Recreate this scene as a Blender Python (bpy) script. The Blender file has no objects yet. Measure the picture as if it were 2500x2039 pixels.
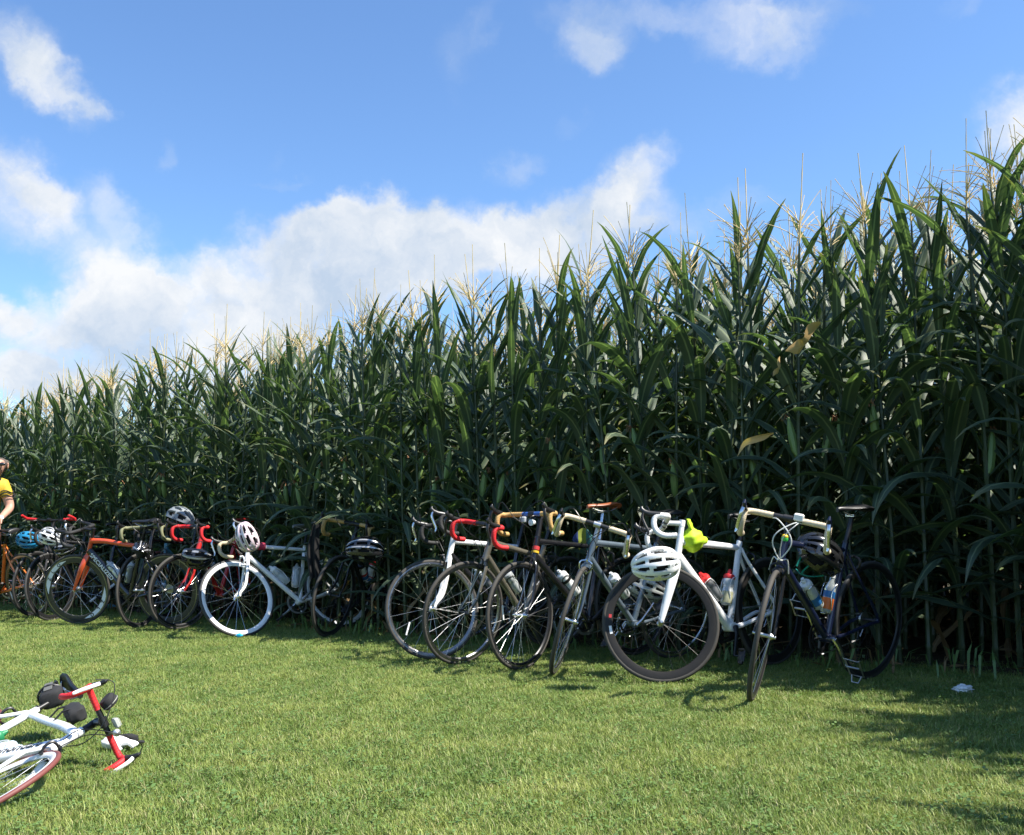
import bpy, math, random
import numpy as np
from mathutils import Matrix, Vector, Euler, Quaternion
PI = math.pi
R = math.radians
rnd = random.Random(7)
S = bpy.context.scene
C = S.collection

# ------------------------------------------------------------------ camera
CAM_H, PITCH, ROLL, FOC = 0.94, R(5.91), R(0.8), 2400.0      # focal length in photo pixels (2500 wide)
cam = bpy.data.cameras.new('camera'); cam_o = bpy.data.objects.new('camera', cam); C.objects.link(cam_o)
cam.sensor_width = 36.0; cam.sensor_fit = 'HORIZONTAL'; cam.lens = 36.0 * FOC / 2500.0
cam.clip_start = 0.05; cam.clip_end = 2000
cam_o.location = (0, 0, CAM_H); cam_o.rotation_euler = (PI / 2 + PITCH, ROLL, 0)
S.camera = cam_o
RC = Euler((PI / 2 + PITCH, ROLL, 0)).to_matrix()

def ray(px, py):
    return RC @ Vector(((px - 1250.0) / FOC, -(py - 1019.5) / FOC, -1.0))
def at(px, py, Y):                       # the place that lies Y metres ahead at this spot of the photo
    d = ray(px, py); return Vector((0, 0, CAM_H)) + d * (Y / d.y)
def on_ground(px, py, z=0.0):
    d = ray(px, py); return Vector((0, 0, CAM_H)) + d * ((z - CAM_H) / d.z)

# ------------------------------------------------------------------ world: sky with clouds
SUN_EL, SUN_AZ = R(54), R(107)            # azimuth measured clockwise from +Y: the sun stands to the right
W = bpy.data.worlds.new('World'); S.world = W; W.use_nodes = True
nt = W.node_tree; N = nt.nodes; LK = nt.links
N.clear()
def nd(t, **k):
    n = N.new(t)
    for a, v in k.items(): setattr(n, a, v)
    return n
def mth(op, a, b=None, c=None, clamp=False):
    n = nd('ShaderNodeMath', operation=op, use_clamp=clamp)
    for i, v in enumerate((a, b, c)):
        if v is None: continue
        if isinstance(v, (int, float)): n.inputs[i].default_value = v
        else: LK.new(v, n.inputs[i])
    return n.outputs[0]
out = nd('ShaderNodeOutputWorld'); bg = nd('ShaderNodeBackground')
sky = nd('ShaderNodeTexSky', sky_type='NISHITA', sun_disc=False)
sky.sun_elevation = SUN_EL; sky.sun_rotation = SUN_AZ; sky.air_density = 1.0; sky.dust_density = 0.4; sky.ozone_density = 2.2
tc = nd('ShaderNodeTexCoord'); sep = nd('ShaderNodeSeparateXYZ'); LK.new(tc.outputs['Generated'], sep.inputs[0])
az = mth('ARCTAN2', sep.outputs[0], sep.outputs[1]); el = mth('ARCSINE', sep.outputs[2])
pos = nd('ShaderNodeCombineXYZ'); LK.new(az, pos.inputs[0]); LK.new(el, pos.inputs[1])
def noise(vec, scale, detail, rough=0.55, dist=0.0):
    n = nd('ShaderNodeTexNoise'); n.inputs['Scale'].default_value = scale; n.inputs['Detail'].default_value = detail
    n.inputs['Roughness'].default_value = rough; n.inputs['Distortion'].default_value = dist
    LK.new(vec, n.inputs['Vector']); return n
def vmath(op, a, b=None, s=None):
    n = nd('ShaderNodeVectorMath', operation=op)
    LK.new(a, n.inputs[0])
    if b is not None:
        if isinstance(b, tuple): n.inputs[1].default_value = b
        else: LK.new(b, n.inputs[1])
    if s is not None: n.inputs['Scale'].default_value = s
    return n.outputs[0]
w1 = vmath('SUBTRACT', noise(tc.outputs['Generated'], 7.0, 6, 0.6).outputs['Color'], (.5, .5, .5))
w2 = vmath('SUBTRACT', noise(tc.outputs['Generated'], 26.0, 5, 0.6).outputs['Color'], (.5, .5, .5))
warped = vmath('ADD', vmath('ADD', pos.outputs[0], vmath('SCALE', w1, s=0.13)), vmath('SCALE', w2, s=0.035))
# clouds: place (photo 2128 wide), half width, half height, turn, weight
CLOUDS = [(35, 95, 130, 75, -25, .75), (110, 165, 120, 50, -28, .75), (215, 218, 60, 20, -15, .45), (30, 385, 130, 90, -20, .95), (110, 395, 70, 45, -20, .5),
          (245, 420, 85, 45, -45, .48), (363, 318, 34, 46, 10, .38), (560, 377, 80, 20, -3, .36), (545, 310, 30, 34, 0, .2),
          (820, 515, 300, 80, 0, 1.15), (640, 490, 150, 48, 15, .85), (930, 470, 180, 60, -4, .8), (1090, 455, 110, 52, 20, .6), (1310, 385, 110, 72, 30, .95), (1190, 465, 150, 62, 12, .85), (500, 570, 150, 60, 0, .45), (200, 700, 260, 60, 5, .4), (1400, 420, 60, 40, 0, .4),
          (720, 580, 300, 70, 5, .95), (1000, 560, 300, 80, 8, .8), (240, 560, 120, 80, -35, 1.05), (190, 610, 130, 60, 0, .8), (120, 650, 170, 60, 10, .85), (0, 625, 48, 40, 0, .9),
          (440, 655, 300, 70, 6, .9), (360, 590, 130, 60, 10, .6), (300, 770, 500, 65, 8, 1.0), (40, 800, 260, 60, 0, .8), (70, 735, 70, 20, -4, .45), (640, 660, 300, 60, 10, .6), (1240, 520, 260, 60, 12, .55), (1430, 480, 150, 50, 12, .4),
          (1225, 88, 75, 52, -10, .62), (1310, 15, 210, 50, -3, .45), (1580, 62, 160, 62, -5, .62), (1700, 20, 160, 40, 0, .3), (965, 125, 75, 75, 40, .32), (1025, 60, 40, 60, -30, .25),
          (1060, 325, 75, 48, 30, .42), (1205, 245, 40, 40, 0, .2), (2145, 290, 120, 105, 20, 1.3), (1990, 15, 70, 30, 30, .3), (1560, 420, 120, 40, 0, .25)]
dens = None
for (x, y, a, b, t, wgt) in CLOUDS:
    d = ray(x * 1.1748, y * 1.1748).normalized()
    mp = nd('ShaderNodeMapping', vector_type='TEXTURE')
    mp.inputs['Location'].default_value = (math.atan2(d.x, d.y), math.asin(d.z), 0)
    mp.inputs['Rotation'].default_value = (0, 0, R(t))
    k = 1.1748 / FOC * 1.28
    mp.inputs['Scale'].default_value = (a * k, b * k, 1)
    LK.new(warped, mp.inputs['Vector'])
    ln = nd('ShaderNodeVectorMath', operation='LENGTH'); LK.new(mp.outputs[0], ln.inputs[0])
    mr = nd('ShaderNodeMapRange', interpolation_type='SMOOTHSTEP')
    mr.inputs['From Min'].default_value = 1.05; mr.inputs['From Max'].default_value = 0.1
    mr.inputs['To Min'].default_value = 0; mr.inputs['To Max'].default_value = wgt
    LK.new(ln.outputs['Value'], mr.inputs['Value'])
    dens = mr.outputs[0] if dens is None else mth('ADD', dens, mr.outputs[0])
# the same kind of broken cloud over the rest of the sky
absaz = mth('ABSOLUTE', az)
mr = nd('ShaderNodeMapRange', interpolation_type='SMOOTHSTEP'); mr.inputs['From Min'].default_value = .55; mr.inputs['From Max'].default_value = .75
LK.new(absaz, mr.inputs['Value'])
mr2 = nd('ShaderNodeMapRange', interpolation_type='SMOOTHSTEP'); mr2.inputs['From Min'].default_value = .56; mr2.inputs['From Max'].default_value = .8
LK.new(el, mr2.inputs['Value'])
outside = mth('MAXIMUM', mr.outputs[0], mr2.outputs[0])
ns = noise(tc.outputs['Generated'], 3.0, 6, .55)
mr3 = nd('ShaderNodeMapRange', interpolation_type='SMOOTHSTEP'); mr3.inputs['From Min'].default_value = .55; mr3.inputs['From Max'].default_value = .74
LK.new(ns.outputs['Fac'], mr3.inputs['Value'])
dens = mth('ADD', dens, mth('MULTIPLY', outside, mr3.outputs[0]))
puff = noise(warped, 11.0, 9, .6)
dens2 = mth('MULTIPLY', dens, mth('ADD', mth('MULTIPLY', puff.outputs['Fac'], 2.2), -.1))
al = nd('ShaderNodeMapRange', interpolation_type='SMOOTHSTEP'); al.inputs['From Min'].default_value = .05; al.inputs['From Max'].default_value = 1.3
al.inputs['To Max'].default_value = .97
LK.new(dens2, al.inputs['Value'])
shade = nd('ShaderNodeMapRange'); shade.inputs['From Min'].default_value = .36; shade.inputs['From Max'].default_value = .60
LK.new(noise(warped, 6.5, 6, .58).outputs['Fac'], shade.inputs['Value'])
ccol = nd('ShaderNodeMix', data_type='RGBA'); ccol.inputs[6].default_value = (2.45, 2.95, 3.65, 1); ccol.inputs[7].default_value = (4.3, 4.35, 4.4, 1)
LK.new(shade.outputs[0], ccol.inputs[0])
skyc = nd('ShaderNodeMix', data_type='RGBA', blend_type='MULTIPLY'); skyc.inputs[0].default_value = 1.0; skyc.inputs[7].default_value = (.70, .87, 1.04, 1)
LK.new(sky.outputs[0], skyc.inputs[6])
mix = nd('ShaderNodeMix', data_type='RGBA'); LK.new(al.outputs[0], mix.inputs[0]); LK.new(skyc.outputs[2], mix.inputs[6]); LK.new(ccol.outputs[2], mix.inputs[7])
LK.new(mix.outputs[2], bg.inputs['Color']); bg.inputs['Strength'].default_value = 0.11
LK.new(bg.outputs[0], out.inputs['Surface'])

# ------------------------------------------------------------------ sun and exposure
sun = bpy.data.lights.new('sun', 'SUN'); sun.energy = 5.0; sun.angle = R(0.5); sun.color = (1, .95, .86)
sun_o = bpy.data.objects.new('sun', sun); C.objects.link(sun_o)
sd = Vector((math.sin(SUN_AZ) * math.cos(SUN_EL), math.cos(SUN_AZ) * math.cos(SUN_EL), math.sin(SUN_EL)))
sun_o.rotation_euler = sd.to_track_quat('Z', 'Y').to_euler(); sun_o.location = (8, 2, 12)
S.view_settings.view_transform = 'Standard'; S.view_settings.look = 'None'
S.view_settings.exposure = 1.05; S.view_settings.gamma = 1.0; S.view_settings.use_curve_mapping = False
S.cycles.max_bounces = 6; S.cycles.transparent_max_bounces = 6; S.cycles.diffuse_bounces = 3; S.cycles.glossy_bounces = 3; S.cycles.transmission_bounces = 4
S.cycles.caustics_reflective = False; S.cycles.caustics_refractive = False; S.cycles.use_denoising = True

# ------------------------------------------------------------------ materials
def new_mat(name):
    m = bpy.data.materials.new(name); m.use_nodes = True
    t = m.node_tree; return m, t, t.nodes['Principled BSDF'], t.nodes['Material Output']
MATS = {}
def mat(name, col, rough=.5, metal=0.0, coat=0.0, var=.12, scale=40.0, alpha=None, trans=0.0, spec=None):
    if name in MATS: return MATS[name]
    m, t, p, o = new_mat(name)
    p.inputs['Roughness'].default_value = rough; p.inputs['Metallic'].default_value = metal
    p.inputs['Coat Weight'].default_value = coat; p.inputs['Coat Roughness'].default_value = .08
    if spec is not None: p.inputs['Specular IOR Level'].default_value = spec
    if trans: p.inputs['Transmission Weight'].default_value = trans
    c = t.nodes.new('ShaderNodeTexCoord'); n = t.nodes.new('ShaderNodeTexNoise'); n.inputs['Scale'].default_value = scale; n.inputs['Detail'].default_value = 4
    t.links.new(c.outputs['Object'], n.inputs['Vector'])
    mx = t.nodes.new('ShaderNodeMix'); mx.data_type = 'RGBA'
    mx.inputs[6].default_value = tuple(v * (1 - var) for v in col) + (1,); mx.inputs[7].default_value = tuple(min(1, v * (1 + var)) for v in col) + (1,)
    t.links.new(n.outputs['Fac'], mx.inputs[0]); t.links.new(mx.outputs[2], p.inputs['Base Color'])
    mr = t.nodes.new('ShaderNodeMapRange'); mr.inputs['To Min'].default_value = max(.02, rough - .08); mr.inputs['To Max'].default_value = min(1, rough + .08)
    t.links.new(n.outputs['Fac'], mr.inputs['Value']); t.links.new(mr.outputs[0], p.inputs['Roughness'])
    MATS[name] = m; return m
rubber = mat('tyre_rubber', (.035, .034, .032), .6)
rubber_dust = mat('dusty_tyre_rubber', (.06, .055, .048), .75, var=.25, spec=.3)
black = mat('black_plastic', (.012, .012, .013), .4)
black_gloss = mat('black_gloss_paint', (.012, .012, .014), .22, coat=.6)
soft_black = mat('black_cloth', (.018, .018, .019), .85)
alu = mat('polished_aluminium', (.72, .72, .72), .25, 1.0)
alu_dull = mat('brushed_aluminium', (.55, .55, .54), .38, 1.0)
steel = mat('spoke_steel', (.62, .62, .62), .3, 1.0)
white_p = mat('white_paint', (.80, .80, .79), .28, coat=.2, var=.03)
white_pl = mat('white_plastic', (.78, .78, .76), .4, var=.04)
grey_p = mat('grey_paint', (.22, .22, .21), .3, coat=.5)
red_p = mat('red_paint', (.55, .03, .025), .28, coat=.5)
orange_p = mat('orange_paint', (.80, .21, .03), .3, coat=.5)
redorange_p = mat('red_orange_paint', (.72, .09, .03), .28, coat=.5)
teal_p = mat('pale_blue_paint', (.10, .27, .33), .3, coat=.4)
steelblue_p = mat('steel_blue_paint', (.13, .17, .21), .3, .3, coat=.5)
navy_p = mat('dark_blue_paint', (.006, .010, .032), .3, coat=.5)
red_tape = mat('red_bar_tape', (.62, .02, .025), .6, scale=90)
tan_tape = mat('tan_bar_tape', (.50, .31, .11), .65, scale=90, var=.25)
cream_tape = mat('cream_bar_tape', (.62, .52, .36), .65, scale=90, var=.2)
white_tape = mat('white_bar_tape', (.76, .75, .73), .6, scale=90, var=.1)
black_tape = mat('black_bar_tape', (.018, .018, .018), .7, scale=90)
olive_tape = mat('olive_bar_tape', (.22, .22, .12), .65, scale=90, var=.3)
clear_pl = mat('clear_bottle_plastic', (.62, .66, .66), .3, trans=.35, var=.05)
smoke_pl = mat('smoky_bottle_plastic', (.20, .21, .22), .35, trans=.3, var=.08)
skin_m = mat('skin', (.50, .27, .19), .55, var=.12, scale=12)
deck_ink = mat('black_lettering', (.015, .015, .016), .4)
white_ink = mat('white_lettering', (.78, .78, .78), .4, var=.02)
def simple(name, col, rough=.5, **k): return mat(name, col, rough, **k)

# ------------------------------------------------------------------ mesh builder
class MB:
    def __init__(s): s.v = []; s.f = []; s.m = []
    def add(s, v, f, mi=0):
        o = len(s.v); s.v += [tuple(p) for p in v]; s.f += [tuple(i + o for i in q) for q in f]; s.m += [mi] * len(f)
    def tube(s, pts, rad, n=8, mi=0, cap=True, flat=1.0, up=None, closed=False):
        P = [Vector(p) for p in pts]; L = len(P)
        rad = [rad] * L if isinstance(rad, (int, float)) else list(rad)
        T = []
        for i in range(L):
            a = P[(i - 1) % L] if (closed or i > 0) else P[i]; b = P[(i + 1) % L] if (closed or i < L - 1) else P[i]
            t = b - a; T.append(t.normalized() if t.length > 1e-9 else Vector((0, 0, 1)))
        u = Vector(up) if up is not None else (Vector((0, 1, 0)) if abs(T[0].y) < .9 else Vector((1, 0, 0)))
        vs = []; prev = None
        for i in range(L):
            t = T[i]
            u = (u - t * u.dot(t)); u = u.normalized() if u.length > 1e-6 else t.orthogonal().normalized()
            w = t.cross(u)
            for k in range(n):
                a = 2 * PI * k / n
                vs.append(P[i] + (u * math.cos(a) * flat + w * math.sin(a)) * rad[i])
        fs = []
        for i in range(L if closed else L - 1):
            j = (i + 1) % L
            for k in range(n):
                k2 = (k + 1) % n; fs.append((i * n + k, i * n + k2, j * n + k2, j * n + k))
        if cap and not closed:
            fs.append(tuple(reversed(range(n)))); fs.append(tuple((L - 1) * n + k for k in range(n)))
        s.add(vs, fs, mi)
    def lathe(s, prof, axis='Y', n=32, mi=0, M=None, closed=False):      # profile of (radius, along)
        vs = []; L = len(prof)
        for k in range(n):
            a = 2 * PI * k / n; c, d = math.cos(a), math.sin(a)
            for (r, h) in prof:
                p = (r * c, h, r * d) if axis == 'Y' else ((r * c, r * d, h) if axis == 'Z' else (h, r * c, r * d))
                vs.append((M @ Vector(p)) if M is not None else Vector(p))
        fs = []
        for k in range(n):
            k2 = (k + 1) % n
            for i in range(L if closed else L - 1):
                i2 = (i + 1) % L; fs.append((k * L + i, k * L + i2, k2 * L + i2, k2 * L + i))
        s.add(vs, fs, mi)
    def box(s, c, sz, mi=0, M=None, bev=0.0):
        x, y, z = (v / 2 for v in sz); c = Vector(c)
        if bev <= 0:
            v = [Vector((a * x, b * y, d * z)) for a in (-1, 1) for b in (-1, 1) for d in (-1, 1)]
            f = [(0, 1, 3, 2), (4, 6, 7, 5), (0, 4, 5, 1), (2, 3, 7, 6), (0, 2, 6, 4), (1, 5, 7, 3)]
        else:
            v = []; b_ = bev
            for zz, k in ((-z, b_), (-z + b_, 0), (z - b_, 0), (z, b_)):
                for (sx, sy) in ((1, 1), (-1, 1), (-1, -1), (1, -1)):
                    xx, yy = x - k, y - k
                    pts = [(xx, yy - b_), (xx - b_, yy)] if sx * sy > 0 else [(xx - b_, yy), (xx, yy - b_)]
                    for (px, py) in pts: v.append(Vector((sx * px, sy * py, zz)))
            f = [tuple(reversed(range(8))), tuple(range(24, 32))]
            for i in range(3):
                for k in range(8): f.append((i * 8 + k, i * 8 + (k + 1) % 8, (i + 1) * 8 + (k + 1) % 8, (i + 1) * 8 + k))
        s.add([(M @ (p + c)) if M is not None else p + c for p in v], f, mi)
    def blob(s, c, r, nu=14, nv=9, mi=0, M=None, f=None):
        vs = []; fs = []
        for j in range(nv + 1):
            th = PI * j / nv
            for k in range(nu):
                ph = 2 * PI * k / nu
                p = Vector((math.sin(th) * math.cos(ph), math.sin(th) * math.sin(ph), math.cos(th)))
                q = f(p) if f else 1.0
                p = Vector((p.x * r[0], p.y * r[1], p.z * r[2])) * q
                if M is not None: p = M @ p
                vs.append(p + Vector(c))
        for j in range(nv):
            for k in range(nu):
                k2 = (k + 1) % nu; fs.append((j * nu + k, (j + 1) * nu + k, (j + 1) * nu + k2, j * nu + k2))
        s.add(vs, fs, mi)
    def mesh(s, name, mats, smooth=True):
        me = bpy.data.meshes.new(name); me.from_pydata(s.v, [], s.f)
        for m in (mats if isinstance(mats, (list, tuple)) else [mats]): me.materials.append(m)
        me.polygons.foreach_set('material_index', s.m)
        if smooth:
            me.polygons.foreach_set('use_smooth', [True] * len(s.f)); me.update()
            try: me.set_sharp_from_angle(angle=R(42))
            except Exception: pass
        me.update(); return me
    def build(s, name, mats, parent=None, M=None, smooth=True):
        return put(name, s.mesh(name, mats, smooth), parent, M)
def put(name, me, parent=None, M=None):
    o = bpy.data.objects.new(name, me); C.objects.link(o)
    if parent is not None: o.parent = parent
    if M is not None: o.matrix_local = M
    return o
def tag(o, label=None, cat=None, group=None, kind=None):
    for k, v in (('label', label), ('category', cat), ('group', group), ('kind', kind)):
        if v: o[k] = v
    return o
def empty(name, M, label=None, cat=None, group=None, parent=None):
    o = bpy.data.objects.new(name, None); C.objects.link(o); o.empty_display_size = .1
    if parent is not None: o.parent = parent
    o.matrix_local = M
    return tag(o, label, cat, group)
def smooth_path(pts, n=40):
    P = [Vector(p) for p in pts]; L = len(P); outp = []
    for i in range(n + 1):
        t = i / n * (L - 1); k = min(int(t), L - 2); u = t - k
        p0, p1, p2, p3 = P[max(k - 1, 0)], P[k], P[k + 1], P[min(k + 2, L - 1)]
        outp.append(.5 * ((2 * p1) + (p2 - p0) * u + (2 * p0 - 5 * p1 + 4 * p2 - p3) * u * u + (3 * p1 - p0 - 3 * p2 + p3) * u ** 3))
    return outp
def text_mesh(s, size, material, shear=0.0, depth=.0006, bold=0.0, space=1.0):
    cu = bpy.data.curves.new('lettering', 'FONT'); cu.body = s; cu.size = size; cu.shear = shear; cu.extrude = depth; cu.offset = bold
    cu.space_character = space; cu.align_x = 'LEFT'; cu.align_y = 'CENTER'; cu.resolution_u = 3
    o = bpy.data.objects.new('lettering_source', cu); C.objects.link(o)
    bpy.context.view_layer.update()
    me = bpy.data.meshes.new_from_object(o.evaluated_get(bpy.context.evaluated_depsgraph_get()))
    bpy.data.objects.remove(o); me.materials.clear(); me.materials.append(material)
    return me
def V_(x, y, z=0.0): return Vector((x, y, z))
def T(x, y=None, z=None): return Matrix.Translation(Vector((x, y, z)) if y is not None else Vector(x))
def basis(x, y, z, loc=(0, 0, 0)):
    M = Matrix((x, y, z)).transposed().to_4x4(); M.translation = Vector(loc); return M

# ================================================================== SETTING
ROW0 = Vector((2.87, 6.05, 0)); RD = Vector((-.848, .53, 0)).normalized(); RN = Vector((-.53, -.848, 0)).normalized()   # the first row of corn, its direction, and the way to the lawn
def rowpt(t, perp):                      # the rows are bent back at the far end so sun reaches the bicycles
    u = min(1.0, max(0.0, (t - 4.2) / 3.5)); return ROW0 + RD * t + RN * (perp - .48 * u * u * (3 - 2 * u))

def ground_mat():
    m, t, p, o = new_mat('lawn_floor'); p.inputs['Roughness'].default_value = .95; p.inputs['Specular IOR Level'].default_value = .1
    g = t.nodes.new('ShaderNodeNewGeometry'); n = t.nodes.new('ShaderNodeTexNoise'); n.inputs['Scale'].default_value = 22; n.inputs['Detail'].default_value = 8
    n2 = t.nodes.new('ShaderNodeTexNoise'); n2.inputs['Scale'].default_value = 1.3; n2.inputs['Detail'].default_value = 4
    for q in (n, n2): t.links.new(g.outputs['Position'], q.inputs['Vector'])
    mx = t.nodes.new('ShaderNodeMix'); mx.data_type = 'RGBA'; mx.inputs[6].default_value = (.05, .07, .018, 1); mx.inputs[7].default_value = (.13, .15, .045, 1)
    t.links.new(n.outputs['Fac'], mx.inputs[0])
    m2 = t.nodes.new('ShaderNodeMix'); m2.data_type = 'RGBA'; m2.inputs[7].default_value = (.10, .09, .04, 1)
    mr = t.nodes.new('ShaderNodeMapRange'); mr.inputs['From Min'].default_value = .5; mr.inputs['From Max'].default_value = .75; mr.inputs['To Max'].default_value = .6
    t.links.new(n2.outputs['Fac'], mr.inputs['Value']); t.links.new(mr.outputs[0], m2.inputs[0]); t.links.new(mx.outputs[2], m2.inputs[6])
    t.links.new(m2.outputs[2], p.inputs['Base Color'])
    b = t.nodes.new('ShaderNodeBump'); b.inputs['Strength'].default_value = .6; b.inputs['Distance'].default_value = .02
    t.links.new(n.outputs['Fac'], b.inputs['Height']); t.links.new(b.outputs[0], p.inputs['Normal'])
    return m
def bumpy(x, y):
    return .018 * math.sin(x * 1.1 + .4 * y) * math.cos(y * .9 - .3 * x)
g = MB(); nn = 64
g.add([(0, 0, -.02)] + [(600 * math.cos(2 * PI * k / nn), 600 * math.sin(2 * PI * k / nn), -.02) for k in range(nn)], [(0, 1 + k, 1 + (k + 1) % nn) for k in range(nn)])
tag(g.build('ground', ground_mat(), smooth=False), 'mown green lawn in front of the corn', kind='structure')
# soil under the corn
def soil_mat():
    m, t, p, o = new_mat('dark_soil'); p.inputs['Roughness'].default_value = 1; p.inputs['Specular IOR Level'].default_value = .1
    g = t.nodes.new('ShaderNodeNewGeometry'); n = t.nodes.new('ShaderNodeTexNoise'); n.inputs['Scale'].default_value = 14; n.inputs['Detail'].default_value = 10
    t.links.new(g.outputs['Position'], n.inputs['Vector'])
    mx = t.nodes.new('ShaderNodeMix'); mx.data_type = 'RGBA'; mx.inputs[6].default_value = (.03, .022, .014, 1); mx.inputs[7].default_value = (.12, .085, .05, 1)
    t.links.new(n.outputs['Fac'], mx.inputs[0]); t.links.new(mx.outputs[2], p.inputs['Base Color'])
    b = t.nodes.new('ShaderNodeBump'); b.inputs['Strength'].default_value = 1; b.inputs['Distance'].default_value = .05
    t.links.new(n.outputs['Fac'], b.inputs['Height']); t.links.new(b.outputs[0], p.inputs['Normal'])
    return m
g = MB(); vs = []; fs = []; NT, NP = 120, 40
for i in range(NT + 1):
    for j in range(NP + 1):
        t = -12 + i * 52 / NT; pp = .16 + .10 * math.sin(i * 1.9) + .05 * math.sin(i * 4.3) - j * 9.0 / NP
        q = rowpt(t, pp); vs.append((q.x, q.y, (-.012 if j == 0 else .004 + .02 * math.sin(j * 2.1 + i) * math.sin(i * 1.3))))
for i in range(NT):
    for j in range(NP):
        a = i * (NP + 1) + j; fs.append((a, a + 1, a + NP + 2, a + NP + 1))
g.add(vs, fs); tag(g.build('soil', soil_mat()), 'bare brown soil under the corn rows', kind='structure')

# ---- grass: many small tufts strewn over the lawn
def grass_mat():
    m, t, p, o = new_mat('grass_blade'); p.inputs['Roughness'].default_value = .5; p.inputs['Specular IOR Level'].default_value = .35
    oi = t.nodes.new('ShaderNodeObjectInfo'); g = t.nodes.new('ShaderNodeNewGeometry')
    n = t.nodes.new('ShaderNodeTexNoise'); n.inputs['Scale'].default_value = 2.2; n.inputs['Detail'].default_value = 7; n.inputs['Roughness'].default_value = .68
    t.links.new(oi.outputs['Location'], n.inputs['Vector'])
    r1 = t.nodes.new('ShaderNodeValToRGB'); r1.color_ramp.elements[0].position = .36; r1.color_ramp.elements[1].position = .68
    r1.color_ramp.elements[0].color = (.10, .195, .028, 1); r1.color_ramp.elements[1].color = (.32, .375, .088, 1)
    e = r1.color_ramp.elements.new(.52); e.color = (.195, .288, .048, 1)
    a = t.nodes.new('ShaderNodeMath'); a.operation = 'MULTIPLY_ADD'; a.inputs[1].default_value = .30; t.links.new(oi.outputs['Random'], a.inputs[0])
    s_ = t.nodes.new('ShaderNodeMath'); s_.operation = 'SUBTRACT'; s_.inputs[1].default_value = .14; t.links.new(n.outputs['Fac'], s_.inputs[0]); t.links.new(s_.outputs[0], a.inputs[2])
    t.links.new(a.outputs[0], r1.inputs[0])
    at_ = t.nodes.new('ShaderNodeAttribute'); at_.attribute_name = 'tone'
    m2 = t.nodes.new('ShaderNodeMix'); m2.data_type = 'RGBA'; m2.inputs[7].default_value = (.46, .42, .20, 1)
    t.links.new(at_.outputs['Fac'], m2.inputs[0]); t.links.new(r1.outputs[0], m2.inputs[6])
    t.links.new(m2.outputs[2], p.inputs['Base Color'])
    tr = t.nodes.new('ShaderNodeBsdfTranslucent'); t.links.new(m2.outputs[2], tr.inputs['Color'])
    ms = t.nodes.new('ShaderNodeMixShader'); ms.inputs[0].default_value = .3
    t.links.new(p.outputs[0], ms.inputs[1]); t.links.new(tr.outputs[0], ms.inputs[2]); t.links.new(ms.outputs[0], o.inputs['Surface'])
    return m
GRASS = grass_mat()
tufts = bpy.data.collections.new('grass_tufts')
for k in range(6):
    g = MB(); tone = []
    for b in range(48):
        a = rnd.uniform(0, 2 * PI); r = .055 * math.sqrt(rnd.random()); bx, by = r * math.cos(a), r * math.sin(a)
        h = rnd.uniform(.008, .027); w = rnd.uniform(.0009, .0015); ba = rnd.uniform(0, 2 * PI); lean = rnd.uniform(.2, 1.5) * h
        dx, dy = math.cos(ba), math.sin(ba); sx, sy = -dy * w, dx * w
        v = [(bx - sx, by - sy, -.004), (bx + sx, by + sy, -.004),
             (bx + dx * lean * .35 - sx * .8, by + dy * lean * .35 - sy * .8, h * .62), (bx + dx * lean * .35 + sx * .8, by + dy * lean * .35 + sy * .8, h * .62),
             (bx + dx * lean, by + dy * lean, h)]
        g.add(v, [(0, 1, 3, 2), (2, 3, 4)])
        tn = .55 + .4 * rnd.random() if rnd.random() < .13 else rnd.random() * .2
        tone += [tn] * 5
    me = g.mesh('grass_tuft', GRASS); at_ = me.attributes.new('tone', 'FLOAT', 'POINT'); at_.data.foreach_set('value', tone)
    o = bpy.data.objects.new('grass_tuft', me); tufts.objects.link(o)
# broad-leaved weeds and clover among the grass
weed_m = mat('weed_leaf', (.10, .17, .04), .5, var=.3)
for k in range(1):
    g = MB(); tone = []
    for b in range(9):
        a = rnd.uniform(0, 2 * PI); r = rnd.uniform(.01, .05); c = Vector((r * math.cos(a), r * math.sin(a), rnd.uniform(.015, .03))); s = rnd.uniform(.004, .0075)
        u = Vector((math.cos(a), math.sin(a), rnd.uniform(-.3, .3))) * s; w_ = Vector((-math.sin(a), math.cos(a), rnd.uniform(-.3, .3))) * s * .8
        g.add([c - u, c - u * .3 + w_, c + u * .8 + w_ * .6, c + u, c + u * .8 - w_ * .6, c - u * .3 - w_], [(0, 1, 2, 3, 4, 5)]); tone += [0] * 6
    me = g.mesh('weed_tuft', weed_m)
    tufts.objects.link(bpy.data.objects.new('weed_tuft', me))
g = MB(); vs = []; dn = []; idx = {}; fs = []; st = .25
def gd(t, pp):
    q = rowpt(t, pp)
    if q.y < 2.3 or abs(q.x) > q.y * .56 + .5: return 0
    return 1
cells = [(i, j) for i in range(-14, 64) for j in range(-1, 40) if gd(i * st, j * st) or gd(i * st + st, j * st + st)]
for (i, j) in cells:
    q = []
    for (a, b) in ((i, j), (i + 1, j), (i + 1, j + 1), (i, j + 1)):
        if (a, b) not in idx:
            p = rowpt(a * st, b * st); idx[(a, b)] = len(vs); vs.append((p.x, p.y, -.012))
            dn.append((min(1500, max(500, 9000 / max(p.y, 2.4))) if p.y < 12 else 420) * (1 if b > 1 else (.75 if b == 1 else .3)))
        q.append(idx[(a, b)])
    fs.append(tuple(reversed(q)))
g.add(vs, fs); me = g.mesh('grass', GRASS, smooth=False)
at_ = me.attributes.new('dens', 'FLOAT', 'POINT'); at_.data.foreach_set('value', dn)
go = put('grass', me); tag(go, 'short mown grass of the lawn in front of the bicycles', 'grass', kind='stuff')
ng = bpy.data.node_groups.new('strew_tufts', 'GeometryNodeTree')
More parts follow.
